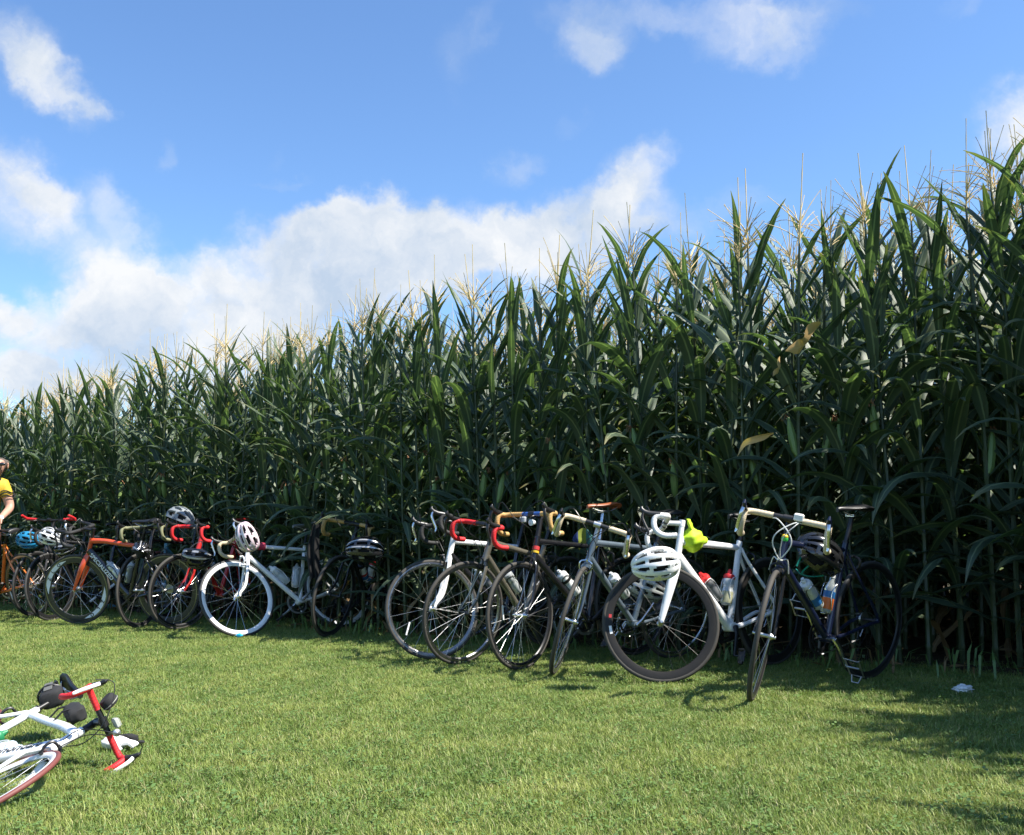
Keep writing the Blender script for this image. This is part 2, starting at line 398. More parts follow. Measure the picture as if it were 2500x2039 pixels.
ng.interface.new_socket('Geometry', in_out='INPUT', socket_type='NodeSocketGeometry'); ng.interface.new_socket('Geometry', in_out='OUTPUT', socket_type='NodeSocketGeometry')
GN = ng.nodes; gi = GN.new('NodeGroupInput'); gou = GN.new('NodeGroupOutput')
dp = GN.new('GeometryNodeDistributePointsOnFaces'); na = GN.new('GeometryNodeInputNamedAttribute'); na.data_type = 'FLOAT'; na.inputs[0].default_value = 'dens'
ng.links.new(gi.outputs[0], dp.inputs['Mesh']); ng.links.new(na.outputs[0], dp.inputs['Density'])
ci = GN.new('GeometryNodeCollectionInfo'); ci.inputs[0].default_value = tufts; ci.inputs['Separate Children'].default_value = True; ci.inputs['Reset Children'].default_value = True
ip = GN.new('GeometryNodeInstanceOnPoints'); ip.inputs['Pick Instance'].default_value = True
ng.links.new(dp.outputs['Points'], ip.inputs['Points']); ng.links.new(ci.outputs[0], ip.inputs['Instance'])
rv = GN.new('FunctionNodeRandomValue'); rv.data_type = 'FLOAT_VECTOR'; rv.inputs[0].default_value = (-.15, -.15, 0); rv.inputs[1].default_value = (.15, .15, 6.28)
ng.links.new(rv.outputs[0], ip.inputs['Rotation'])
rs = GN.new('FunctionNodeRandomValue'); rs.data_type = 'FLOAT'; rs.inputs[2].default_value = .65; rs.inputs[3].default_value = 1.3; rs.inputs['Seed'].default_value = 5
ng.links.new(rs.outputs[1], ip.inputs['Scale'])
ri = GN.new('FunctionNodeRandomValue'); ri.data_type = 'INT'; ri.inputs[4].default_value = 0; ri.inputs[5].default_value = 6; ri.inputs['Seed'].default_value = 9
ng.links.new(ri.outputs[2], ip.inputs['Instance Index'])
ng.links.new(ip.outputs[0], gou.inputs[0])
md = go.modifiers.new('strew_tufts', 'NODES'); md.node_group = ng

# ================================================================== CORN
def leaf_mat(name, c1, c2, rib, transl, rough=.38, spec=.5):
    m, t, p, o = new_mat(name); p.inputs['Roughness'].default_value = rough; p.inputs['Specular IOR Level'].default_value = spec
    oi = t.nodes.new('ShaderNodeObjectInfo'); uv = t.nodes.new('ShaderNodeUVMap'); sx = t.nodes.new('ShaderNodeSeparateXYZ'); t.links.new(uv.outputs[0], sx.inputs[0])
    g = t.nodes.new('ShaderNodeNewGeometry'); n = t.nodes.new('ShaderNodeTexNoise'); n.inputs['Scale'].default_value = 5; n.inputs['Detail'].default_value = 3
    t.links.new(g.outputs['Position'], n.inputs['Vector'])
    ad = t.nodes.new('ShaderNodeMath'); ad.operation = 'MULTIPLY_ADD'; ad.inputs[1].default_value = .5; t.links.new(oi.outputs['Random'], ad.inputs[0])
    hf = t.nodes.new('ShaderNodeMath'); hf.operation = 'MULTIPLY'; hf.inputs[1].default_value = .5; t.links.new(n.outputs['Fac'], hf.inputs[0]); t.links.new(hf.outputs[0], ad.inputs[2])
    mx = t.nodes.new('ShaderNodeMix'); mx.data_type = 'RGBA'; mx.inputs[6].default_value = c1 + (1,); mx.inputs[7].default_value = c2 + (1,); t.links.new(ad.outputs[0], mx.inputs[0])
    ab = t.nodes.new('ShaderNodeMath'); ab.operation = 'SUBTRACT'; ab.inputs[1].default_value = .5; t.links.new(sx.outputs[0], ab.inputs[0])
    ab2 = t.nodes.new('ShaderNodeMath'); ab2.operation = 'ABSOLUTE'; t.links.new(ab.outputs[0], ab2.inputs[0])
    mr = t.nodes.new('ShaderNodeMapRange'); mr.inputs['From Min'].default_value = .10; mr.inputs['From Max'].default_value = .03; t.links.new(ab2.outputs[0], mr.inputs['Value'])
    m2 = t.nodes.new('ShaderNodeMix'); m2.data_type = 'RGBA'; m2.inputs[7].default_value = rib + (1,); t.links.new(mr.outputs[0], m2.inputs[0]); t.links.new(mx.outputs[2], m2.inputs[6])
    # fine veins along the blade
    wv = t.nodes.new('ShaderNodeTexWave'); wv.inputs['Scale'].default_value = 6; mpn = t.nodes.new('ShaderNodeMapping'); mpn.inputs['Scale'].default_value = (1, 0, 0)
    t.links.new(uv.outputs[0], mpn.inputs[0]); t.links.new(mpn.outputs[0], wv.inputs['Vector'])
    bp = t.nodes.new('ShaderNodeBump'); bp.inputs['Strength'].default_value = .25; bp.inputs['Distance'].default_value = .002; t.links.new(wv.outputs['Fac'], bp.inputs['Height']); t.links.new(bp.outputs[0], p.inputs['Normal'])
    # yellowed tips and edges here and there
    tip = t.nodes.new('ShaderNodeMapRange'); tip.inputs['From Min'].default_value = .78; tip.inputs['From Max'].default_value = 1.0; t.links.new(sx.outputs[1], tip.inputs['Value'])
    edg = t.nodes.new('ShaderNodeMapRange'); edg.inputs['From Min'].default_value = .43; edg.inputs['From Max'].default_value = .5; edg.inputs['To Max'].default_value = .35; t.links.new(ab2.outputs[0], edg.inputs['Value'])
    te = t.nodes.new('ShaderNodeMath'); te.operation = 'MAXIMUM'; t.links.new(tip.outputs[0], te.inputs[0]); t.links.new(edg.outputs[0], te.inputs[1])
    tm = t.nodes.new('ShaderNodeMath'); tm.operation = 'MULTIPLY'; t.links.new(te.outputs[0], tm.inputs[0]); t.links.new(oi.outputs['Random'], tm.inputs[1])
    m3 = t.nodes.new('ShaderNodeMix'); m3.data_type = 'RGBA'; m3.inputs[7].default_value = (.24, .20, .07, 1); t.links.new(tm.outputs[0], m3.inputs[0]); t.links.new(m2.outputs[2], m3.inputs[6]); m2 = m3
    t.links.new(m2.outputs[2], p.inputs['Base Color'])
    tr = t.nodes.new('ShaderNodeBsdfTranslucent'); cm = t.nodes.new('ShaderNodeMix'); cm.data_type = 'RGBA'; cm.blend_type = 'MULTIPLY'; cm.inputs[0].default_value = 1; cm.inputs[7].default_value = (1.5, 1.9, .7, 1)
    t.links.new(m2.outputs[2], cm.inputs[6]); t.links.new(cm.outputs[2], tr.inputs['Color'])
    ms = t.nodes.new('ShaderNodeMixShader'); ms.inputs[0].default_value = transl
    t.links.new(p.outputs[0], ms.inputs[1]); t.links.new(tr.outputs[0], ms.inputs[2]); t.links.new(ms.outputs[0], o.inputs['Surface'])
    return m
LEAF = leaf_mat('corn_leaf', (.048, .077, .049), (.082, .118, .067), (.20, .25, .14), .26, rough=.43)
DRY = leaf_mat('dry_corn_leaf', (.16, .10, .045), (.26, .17, .08), (.28, .2, .11), .15, .6, .3)
STALK = mat('corn_stalk', (.036, .054, .018), .45, var=.3, scale=9)
TASSEL = mat('corn_tassel', (.58, .45, .22), .8, var=.3, scale=20)
HUSK = mat('corn_husk', (.16, .24, .07), .5, var=.2, scale=15)
SILK = mat('corn_silk', (.30, .14, .06), .7)

def leaf_mesh(L, Wd, a0, a1, r_, segs=9, power=1.3, twist=0.0, mat_=None, crumple=0.0):
    vs = []; uvs = []; p = Vector((.006, 0, 0)); ph1, ph2 = r_.uniform(0, 6), r_.uniform(0, 6); sway = r_.uniform(-.25, .25)
    for i in range(segs + 1):
        s = i / segs
        a = a0 + (a1 - a0) * s ** power + crumple * math.sin(s * 9 + ph1)
        az_ = sway * s * s + crumple * .6 * math.sin(s * 7 + ph2)
        d = Vector((math.sin(a) * math.cos(az_), math.sin(a) * math.sin(az_), math.cos(a)))
        if i: p = p + d * (L / segs)
        w = Wd * .5 * (min(1.0, .42 + 2.6 * s) if s < .3 else 1.0) * (1 - max(0, (s - .42) / .58) ** 1.7)
        w = max(w, .0015)
        side = Vector((-math.sin(az_), math.cos(az_), 0)); nrm = d.cross(side)
        tw = twist * s + .12 * math.sin(5 * s + ph1); c_, s_ = math.cos(tw), math.sin(tw)
        sd_ = side * c_ + nrm * s_; nn_ = nrm * c_ - side * s_
        fold = w * (.55 * (1 - s) + .12); wav = .25 * w * s * (1 - s) * 4
        vs.append(p + sd_ * w - nn_ * (fold + wav * math.sin(14 * s + ph1))); vs.append(p); vs.append(p - sd_ * w - nn_ * (fold + wav * math.sin(13 * s + ph2)))
        uvs += [(0, s), (.5, s), (1, s)]
    fs = []
    for i in range(segs):
        for k in (0, 1): fs.append((i * 3 + k, i * 3 + k + 1, i * 3 + k + 4, i * 3 + k + 3))
    return vs, fs, uvs
def uv_mesh(name, vs, fs, uvs, material):
    me = bpy.data.meshes.new(name); me.from_pydata([tuple(v) for v in vs], [], fs); me.materials.append(material)
    u = me.uv_layers.new(name='UVMap'); li = np.empty(len(me.loops), np.int32); me.loops.foreach_get('vertex_index', li)
    u.data.foreach_set('uv', np.array(uvs, np.float32)[li].ravel()); me.polygons.foreach_set('use_smooth', [True] * len(fs)); me.update(); return me
lr = random.Random(21)
LEAVES = {'top': [], 'mid': [], 'low': [], 'dry': []}
for k in range(12): LEAVES['top'].append(leaf_mesh(lr.uniform(.56, .76), lr.uniform(.052, .070), R(lr.uniform(8, 30)), R(lr.uniform(14, 95)), lr, twist=lr.uniform(-.6, .6), power=1.6))
for k in range(16): LEAVES['mid'].append(leaf_mesh(lr.uniform(.68, .92), lr.uniform(.066, .090), R(lr.uniform(18, 38)), R(lr.uniform(60, 150)), lr, twist=lr.uniform(-.8, .8), power=lr.uniform(1.0, 1.9)))
for k in range(10): LEAVES['low'].append(leaf_mesh(lr.uniform(.6, .85), lr.uniform(.06, .08), R(lr.uniform(30, 55)), R(lr.uniform(105, 165)), lr, twist=lr.uniform(-1, 1), power=lr.uniform(.8, 1.4)))
for k in range(5): LEAVES['dry'].append(leaf_mesh(lr.uniform(.4, .6), lr.uniform(.04, .06), R(lr.uniform(60, 90)), R(lr.uniform(160, 185)), lr, twist=lr.uniform(-2, 2), power=.7, crumple=.25))
LMESH = {k: [uv_mesh('corn_leaf' if k != 'dry' else 'dry_corn_leaf', *q, DRY if k == 'dry' else LEAF) for q in v] for k, v in LEAVES.items()}
NODES = [.10, .24, .38, .52, .66, .80, .94, 1.07, 1.20, 1.33, 1.45, 1.57, 1.68, 1.79, 1.89, 1.99, 2.08, 2.17]
def stalk_mb(r_):
    m = MB(); pts = []; rad = []; bx, by = r_.uniform(-.05, .05), r_.uniform(-.05, .05)
    for z in [0] + NODES + [2.32]:
        x = bx * (z / 2.3) ** 2; y = by * (z / 2.3) ** 2; r0 = .0145 * (1 - .5 * z / 2.4)
        if 0 < z < 2.3: pts += [(x, y, z - .012), (x, y, z), (x, y, z + .012)]; rad += [r0, r0 * 1.28, r0]
        else: pts.append((x, y, z)); rad.append(r0 if z < 2 else .004)
    m.tube(pts, rad, 6); return m, bx, by
def tassel_mb(r_):
    m = MB()
    def spike(b, d, L, r0, n=5):
        pts = []; rad = []; dd = Vector(d).normalized(); p = Vector(b); droop = r_.uniform(.1, 1.1)
        for i in range(n + 1):
            pts.append(p.copy()); rad.append(max(.0014, 1.2 * r0 * (1.0 if i % 2 else .62) * (1 - .5 * i / n)))
            dd = (dd + Vector((0, 0, -droop / n)) * (0 if abs(d[2]) > .95 else 1)).normalized(); p = p + dd * (L / n)
        m.tube(pts, rad, 4)
    spike((0, 0, 0), (r_.uniform(-.08, .08), r_.uniform(-.08, .08), 1), r_.uniform(.42, .55), .0048, 9)
    for k in range(r_.randint(11, 17)):
        a = r_.uniform(0, 2 * PI); t = R(r_.uniform(18, 50))
        spike((0, 0, r_.uniform(.02, .14)), (math.sin(t) * math.cos(a), math.sin(t) * math.sin(a), math.cos(t)), r_.uniform(.16, .30), .0034)
    return m
def ear_mb(r_):
    m = MB(); m.tube([(0, 0, 0), (.015, 0, .03), (.03, 0, .10), (.045, 0, .17), (.055, 0, .22)], [.008, .021, .025, .018, .005], 8)
    for k in range(5): m.tube([(.055, 0, .215), (.07 + r_.uniform(-.01, .02), r_.uniform(-.02, .02), .24), (.08 + r_.uniform(-.01, .02), r_.uniform(-.03, .03), .20)], .0018, 3, mi=1)
    return m
STALKS = [stalk_mb(lr) for k in range(5)]; TASSELS = [tassel_mb(lr) for k in range(6)]; EARS = [ear_mb(lr) for k in range(2)]
SM = [(m.mesh('corn_stalk', STALK), bx, by) for m, bx, by in STALKS]; TM = [m.mesh('corn_tassel', TASSEL) for m in TASSELS]; EM = [m.mesh('corn_ear', [HUSK, SILK]) for m in EARS]

def plant_spec(r_):                          # what a plant is made of: (sort, variant, matrix)
    sp = []; si = r_.randrange(5); bx, by = STALKS[si][1:]
    sp.append(('stalk', si, Matrix()))
    az0 = r_.uniform(0, 2 * PI)
    for k, z in enumerate(NODES):
        if k == 0 and r_.random() < .7: continue
        a = az0 + PI * (k % 2) + r_.uniform(-.45, .45); x = bx * (z / 2.3) ** 2; y = by * (z / 2.3) ** 2
        sort = 'top' if z > 1.65 else ('mid' if z > .65 else 'low')
        if z < .5 and r_.random() < .3: sort = 'dry'
        v = r_.randrange(len(LEAVES[sort])); sc = r_.uniform(.68, .92)
        sp.append((sort, v, T(x, y, z) @ Matrix.Rotation(a, 4, 'Z') @ Matrix.Scale(sc, 4)))
    for k in range(5):
        z = r_.uniform(.35, 1.95); sp.append(('top' if z > 1.6 else 'mid' if z > .8 else 'low', r_.randrange(10), T(0, 0, z) @ Matrix.Rotation(r_.uniform(0, 2 * PI), 4, 'Z') @ Matrix.Scale(r_.uniform(.68, .9), 4)))
    for k in range(3): sp.append(('low', r_.randrange(10), T(0, 0, r_.uniform(.3, .95)) @ Matrix.Rotation(r_.uniform(0, 2 * PI), 4, 'Z') @ Matrix.Scale(r_.uniform(.75, .95), 4)))
    sp.append(('tassel', r_.randrange(6), T(bx, by, 2.28) @ Matrix.Rotation(r_.uniform(0, 6.28), 4, 'Z') @ Matrix.Scale(r_.uniform(.8, 1.05), 4)))
    if r_.random() < .75: sp.append(('ear', r_.randrange(2), T(0, 0, r_.choice((.95, 1.1, 1.12))) @ Matrix.Rotation(r_.uniform(0, 6.28), 4, 'Z')))
    return sp
def mesh_of(sort, v):
    return SM[v][0] if sort == 'stalk' else TM[v] if sort == 'tassel' else EM[v] if sort == 'ear' else LMESH[sort][v]
PART = {'stalk': 'stalk', 'tassel': 'tassel', 'ear': 'ear', 'dry': 'dry_leaf'}
# the crop stands lower towards the far end: height of the leaf tips along the row
HX = [-6, -.3, 1, 2, 3.4, 5, 7.4, 10.4, 40]; HY = [3.40, 3.40, 3.32, 3.24, 3.13, 3.09, 3.06, 2.81, 2.7]
def crop_h(t): return float(np.interp(t, HX, HY))
PLANT_TOP = 2.72
CORN_LABEL = 'tall green corn plant with tan tassel in the dense rows behind the bicycles'
def corn_plant(t, perp, r_, label=CORN_LABEL, group='corn plants at the edge of the field', spec=None):
    q = rowpt(t, perp); s = crop_h(t) / PLANT_TOP * r_.uniform(.95, 1.035)
    M = T(q.x, q.y, 0) @ Matrix.Rotation(r_.uniform(0, 6.28), 4, 'Z') @ Euler((r_.uniform(-.05, .05), r_.uniform(-.05, .05), 0)).to_matrix().to_4x4() @ Matrix.Scale(s, 4)
    o = empty('corn_plant', M, label, 'corn plant', group)
    for sort, v, m in (spec or plant_spec(r_)): put(PART.get(sort, 'leaf'), mesh_of(sort, v), o, m)
    return o
cr = random.Random(5)
N_IND = 0
def visible(q, m=.45): return q.y > .5 and abs(q.x) < q.y * .522 + m
rows = []
ROWGAP, STEP = .72, .165
far_specs = []
for row in range(10):
    t = -9.0 + cr.random() * STEP
    while t < 34:
        perp = -row * ROWGAP + cr.uniform(-.05, .05); q = rowpt(t, perp)
        if row < 4 and visible(q) and N_IND < 298 and t < 14.5: rows.append((t, perp)); N_IND += 1
        elif row < 4 or (t > -4 and t < 20): far_specs.append((t, perp))
        t += STEP * cr.uniform(.8, 1.2)
ZONES = [(.6, 'right of the dark blue bicycle'), (1.7, 'behind the dark blue bicycle'), (2.9, 'behind the white bicycle with deep black rims'), (3.8, 'behind the steel blue bicycle'), (4.6, 'behind the bicycles with red and tan tape'), (5.6, 'in the gap beside the white forked bicycle'), (6.6, 'behind the shaded black bicycle'),
         (7.6, 'behind the white wheeled bicycle'), (8.6, 'behind the red bicycle'), (9.8, 'behind the red orange bicycle'), (99, 'beside the man in the yellow jersey')]
def corn_zone(t, row):
    z = [n for lim, n in ZONES if t < lim][0]
    r_ = ('front row', 'second row', 'third row', 'fourth row')[row]
    return 'green corn plant with tan tassel, %s, %s' % (r_, z), 'corn plants of the %s %s' % (r_, z)
for t, perp in rows:
    lb, gr = corn_zone(t, int(round(-perp / ROWGAP))); corn_plant(t, perp, cr, lb, gr)
# unseen corn added beyond the right edge, shaped to throw shade onto the lawn
TBP = [0, .35, .6, .85, 1.1, 1.43, 1.8, 2.1, 2.35, 2.7, 3.2]; TBT = [-.4, -.5, -1.9, -2.2, -1.95, -1.72, -2.1, -2.8, -2.9, -2.36, -2.6]
pp = .2
while pp < 3.25:
    tb = float(np.interp(pp, TBP, TBT))
    for k in range(6): far_specs.append((tb - .05 - k * .27 - cr.uniform(0, .1), pp + cr.uniform(-.06, .06)))
    pp += .15
# every other plant of the field and the added corn in one mesh
def far_field(specs):
    V = []; F = []; UV = []; MI = []; off = 0; fr = random.Random(11)
    srcs = {}
    def src(sort, v):
        if (sort, v) not in srcs:
            if sort in LEAVES: vs, fs, uv = LEAVES[sort][v]; mi = [1 if sort == 'dry' else 0] * len(fs)
            else:
                m = {'stalk': STALKS[v][0] if sort == 'stalk' else None, 'tassel': TASSELS[v % 6], 'ear': EARS[v % 2]}[sort]
                vs, fs, uv = m.v, m.f, [(.25, 0)] * len(m.v); mi = [{'stalk': 2, 'tassel': 3, 'ear': 4}[sort]] * len(fs)
            srcs[(sort, v)] = (np.array([tuple(p) for p in vs], np.float64), fs, uv, mi)
        return srcs[(sort, v)]
    protos = [plant_spec(fr) for k in range(14)]
    for t, perp in specs:
        q = rowpt(t, perp); s = crop_h(t) / PLANT_TOP * fr.uniform(.94, 1.05)
        M = T(q.x, q.y, 0) @ Matrix.Rotation(fr.uniform(0, 6.28), 4, 'Z') @ Matrix.Scale(s, 4)
        for sort, v, m in fr.choice(protos):
            a, fs, uv, mi = src(sort, v); MM = np.array(M @ m)
            V.append(a @ MM[:3, :3].T + MM[:3, 3]); F += [tuple(i + off for i in f) for f in fs]; UV += uv; MI += mi; off += len(a)
    me = bpy.data.meshes.new('corn_field'); me.from_pydata(np.concatenate(V), [], F)
    for m in (LEAF, DRY, STALK, TASSEL, HUSK): me.materials.append(m)
    me.polygons.foreach_set('material_index', MI); me.polygons.foreach_set('use_smooth', [True] * len(F))
    u = me.uv_layers.new(name='UVMap'); li = np.empty(len(me.loops), np.int32); me.loops.foreach_get('vertex_index', li)
    u.data.foreach_set('uv', np.array(UV, np.float32)[li].ravel()); me.update()
    return tag(put('corn_field', me), 'dense green corn deeper in the field, with unseen corn added at right for shade', 'corn field', kind='stuff')
far_field(far_specs)

# weeds, seedlings and fallen leaf scraps along the edge of the field
wr_ = random.Random(31); g = MB()
for k in range(900):
    q = rowpt(wr_.uniform(-1.2, 14), wr_.gauss(.12, .16)); h = wr_.uniform(.05, .19); a = wr_.uniform(0, 6.28); w = wr_.uniform(.004, .011); L = h * wr_.uniform(.3, 1.2)
    u = V_(math.cos(a), math.sin(a)); sv = Vector((-u.y, u.x, 0)) * w; p0 = Vector((q.x, q.y, -.01)); p1 = p0 + u * L * .3 + Vector((0, 0, h * .7)); p2_ = p0 + u * L + Vector((0, 0, h * wr_.uniform(.6, 1.05)))
    g.add([p0 - sv * .6, p0 + sv * .6, p1 + sv, p1 - sv, p2_], [(0, 1, 2, 3), (3, 2, 4)], 0 if wr_.random() < .8 else 1)
for k in range(160):
    q = rowpt(wr_.uniform(-1.2, 14), wr_.gauss(.05, .2)); a = wr_.uniform(0, 6.28); u = V_(math.cos(a), math.sin(a)) * wr_.uniform(.03, .11); sv = Vector((-u.y, u.x, 0)) * .16; z = Vector((q.x, q.y, wr_.uniform(.01, .04)))
    g.add([z - u, z - u * .2 + sv + Vector((0, 0, .015)), z + u, z - u * .2 - sv], [(0, 1, 2, 3)], 1)
tag(g.build('edge_weeds', [weed_m, DRY]), 'low weeds and dead leaf scraps along the foot of the corn', 'weeds', kind='stuff')

# ================================================================== BICYCLES
V3 = Vector
AXD = V3((-.292, 0, .956)).normalized(); A0 = V3((.942, 0, .325)); WR = .338
BIKE_O = V3((.985, 0, 0))                       # a bicycle's own origin: where the front tyre touches the ground
FA, RA, BBP = V3((.985, 0, WR)), V3((0, 0, WR)), V3((.405, 0, .268))
HTB, HTT, SCP, SADP = V3((.834, 0, .679)), V3((.790, 0, .822)), V3((.253, 0, .765)), V3((.19, 0, .975))
_cache = {}
def cached(key, fn):
    if key not in _cache: _cache[key] = fn()
    return _cache[key]

def tyre_mesh(m, fat=.0128):
    def f():
        g = MB(); prof = [(.3255 + fat * math.cos(a) * 1.0, fat * math.sin(a)) for a in [2 * PI * k / 10 for k in range(10)]]
        g.lathe(prof, 'Y', 56, closed=True); return g.mesh('tyre', m)
    return cached(('tyre', m.name, fat), f)
def rim_mesh(m, depth, m2=None):
    def f():
        g = MB(); ro, ri = .3185, .3185 - depth; w = .0105
        g.lathe([(ro, -w), (ro - .004, -w), (ro - .012, -w * 1.08), (ri + .004, -w * .55), (ri, 0), (ri + .004, w * .55), (ro - .012, w * 1.08), (ro - .004, w), (ro, w), (ro - .003, 0)], 'Y', 56, closed=True)
        if m2 is not None:                     # machined brake track, another metal
            g.m = [1 if (k % 10) in (1, 6) else 0 for k in range(len(g.m))]
        return g.mesh('rim', [m, m2] if m2 is not None else m)
    return cached(('rim', m.name, depth, m2.name if m2 else ''), f)
def hub_mesh(m, w):
    def f():
        g = MB(); g.lathe([(.0, -w - .012), (.008, -w - .012), (.009, -w), (.019, -w * .72), (.019, -w * .62), (.010, -w * .5), (.010, w * .5), (.019, w * .62), (.019, w * .72), (.009, w), (.008, w + .012), (0, w + .012)], 'Y', 14); return g.mesh('hub', m)
    return cached(('hub', m.name, w), f)
def spoke_mesh(m, side, w, rim_r, flat):
    def f():
        g = MB(); y = side * w * .65; a = .55 * side
        g.tube([(.018 * math.cos(a + PI / 2), y, .018 * math.sin(a + PI / 2)), (0, side * .002, rim_r)], .00095 * flat, 5); return g.mesh('spoke', m)
    return cached(('spoke', m.name, side, w, round(rim_r, 3), flat), f)
def wheel(parent, M, c, rear=False):
    w = empty('wheel', M, parent=parent)
    put('tyre', tyre_mesh(c.get('tyre', rubber_dust), c.get('tyre_fat', .0128)), w); put('rim', rim_mesh(c.get('rim', black_gloss), c.get('depth', .026), c.get('track')), w)
    hw = .062 if rear else .047
    put('hub', hub_mesh(c.get('hub', alu_dull), hw), w)
    n = c.get('spokes', 20); me = [spoke_mesh(c.get('spoke', steel), s, hw, .3185 - c.get('depth', .026) + .003, c.get('flat', 1.0)) for s in (-1, 1)]
    for k in range(n): put('spoke', me[k % 2], w, Matrix.Rotation(2 * PI * k / n + c.get('phase', .1), 4, 'Y'))
    return w

def bar_path(s):                            # half of a drop bar, s = -1 right, 1 left
    P = [(.0, .0, .0), (.0, .10 * s, .0), (.006, .175 * s, .0), (.028, .205 * s, -.001), (.065, .21 * s, .002), (.088, .212 * s, -.012), (.098, .214 * s, -.048), (.088, .217 * s, -.090), (.048, .220 * s, -.120), (-.022, .222 * s, -.128)]
    return smooth_path([V3(p) for p in P], 60)
def handlebar(parent, M, c):
    tape = c.get('tape', black_tape); bare = c.get('bar', black); hood_m = c.get('hood', black); lev = c.get('lever', black)
    g = MB(); full = [p for p in reversed(bar_path(-1))] + bar_path(1)[1:]
    g.tube(full, .0118, 8)
    g.tube([(0, -.075, 0), (0, .075, 0)], .0155, 12)
    hb = g.build('handlebar', bare, parent, M)
    for s in (-1, 1):
        def f():
            P = bar_path(s); i0 = 5; g = MB(); P = P[i0:]; P2 = []
            for i in range(len(P) - 1): P2 += [P[i], P[i] * .5 + P[i + 1] * .5]
            P2.append(P[-1]); g.tube(P2, [.0163 + (.0009 if i % 3 == 0 else -.0003) for i in range(len(P2))], 10); return g.mesh('bar_tape', tape)
        put('bar_tape', cached(('tape', s, tape.name, bool(c.get('bare_top'))), f), hb)
        def f():
            g = MB(); y = .211 * s
            g.tube([(.052, y, .006), (.080, y, .012), (.115, y, .020), (.142, y, .034), (.156, y, .054), (.150, y, .068)], [.017, .0185, .0175, .0165, .0135, .006], 10, flat=.82); return g.mesh('brake_hood', hood_m)
        put('brake_hood', cached(('hood', s, hood_m.name), f), hb)
        def f():
            g = MB(); y = .212 * s
            g.tube(smooth_path([(.146, y, .030), (.158, y + .006 * s, .0), (.150, y + .012 * s, -.045), (.138, y + .016 * s, -.085), (.146, y + .018 * s, -.108)], 12), [.0085] * 4 + [.0085, .0085, .0085, .008, .008, .0075, .007, .0065, .004], 8, flat=1.25, up=(0, 1, 0)); return g.mesh('brake_lever', lev)
        put('brake_lever', cached(('lever', s, lev.name), f), hb)
    return hb
def flat_bar(parent, M, c):
    g = MB(); g.tube(smooth_path([(-.03, -.30, .01), (-.01, -.15, 0), (0, 0, -.01), (-.01, .15, 0), (-.03, .30, .01)], 16), .012, 8)
    hb = g.build('handlebar', black, parent, M)
    for s in (-1, 1):
        g = MB(); g.tube([(-.012, .17 * s, .002), (-.03, .30 * s, .01)], .017, 10); g.build('grip', c.get('tape', red_tape), hb)
        g = MB(); g.tube(smooth_path([(-.028, .292 * s, .01), (.02, .295 * s, .03), (.075, .285 * s, .05)], 8), [.013] * 8 + [.009], 8); g.build('bar_end', c.get('tape', red_tape), hb)
        g = MB(); g.tube([(.0, .14 * s, .0), (.04, .16 * s, -.01), (.045, .26 * s, -.005)], .006, 6); g.box((.0, .13 * s, 0), (.03, .03, .026)); g.build('brake_lever', black, hb)
    return hb
def saddle_mesh(m):
    def f():
        g = MB(); st = [(-.125, .060, -.004), (-.118, .068, .006), (-.08, .070, .012), (-.03, .055, .006), (.02, .036, .002), (.08, .024, .001), (.125, .019, -.001), (.142, .010, -.006)]
        n = 12; vs = []
        for (x, w, z) in st:
            for k in range(n):
                a = 2 * PI * k / n; yy = w * math.cos(a); zz = math.sin(a)
                vs.append((x, yy, z + (.016 * zz if zz > 0 else .020 * zz * (.4 + .6 * abs(math.cos(a)) if False else .7))))
        fs = []
        for i in range(len(st) - 1):
            for k in range(n): k2 = (k + 1) % n; fs.append((i * n + k, (i + 1) * n + k, (i + 1) * n + k2, i * n + k2))
        fs.append(tuple(range(n))); fs.append(tuple(reversed([(len(st) - 1) * n + k for k in range(n)])))
        g.add(vs, fs); return g.mesh('saddle', m)
    return cached(('saddle', m.name), f)
def rail_mesh(m):
    def f():
        g = MB()
        for s in (-1, 1): g.tube(smooth_path([(-.11, .03 * s, -.01), (-.05, .022 * s, -.034), (.05, .022 * s, -.034), (.12, .008 * s, -.008)], 12), .0035, 6)
        g.box((0, 0, -.037), (.05, .055, .012)); return g.mesh('saddle_rail', m)
    return cached(('rail', m.name), f)
def ring_mesh(m, r, teeth, y, hole):
    def f():
        g = MB(); vs = []; n = teeth * 2
        for k in range(n):
            a = 2 * PI * k / n; rr = r if k % 2 else r - .004
            for yy in (y - .0015, y + .0015): vs += [(rr * math.cos(a), yy, rr * math.sin(a)), (hole * math.cos(a), yy, hole * math.sin(a))]
        fs = []
        for k in range(n):
            b, d = k * 4, ((k + 1) % n) * 4
            fs += [(b, d, d + 1, b + 1), (b + 2, b + 3, d + 3, d + 2), (b, b + 2, d + 2, d), (b + 1, d + 1, d + 3, b + 3)]
        g.add(vs, fs)
        for k in range(5): g.tube([(0, y, 0), ((hole + .004) * math.cos(k * 1.2566), y, (hole + .004) * math.sin(k * 1.2566))], .006, 6)
        return g.mesh('chainring', m, smooth=False)
    return cached(('ring', m.name, r, teeth, y, hole), f)
def arm_mesh(m, s):
    def f():
        g = MB(); g.tube([(0, .05 * s, 0), (.04, .062 * s, 0), (.13, .068 * s, 0), (.172, .070 * s, 0)], [.017, .0135, .0105, .0125], 8, flat=.75, up=(0, 1, 0)); g.tube([(0, 0, 0), (0, .058 * s, 0)], .014, 8); return g.mesh('crank_arm', m)
    return cached(('arm', m.name, s), f)
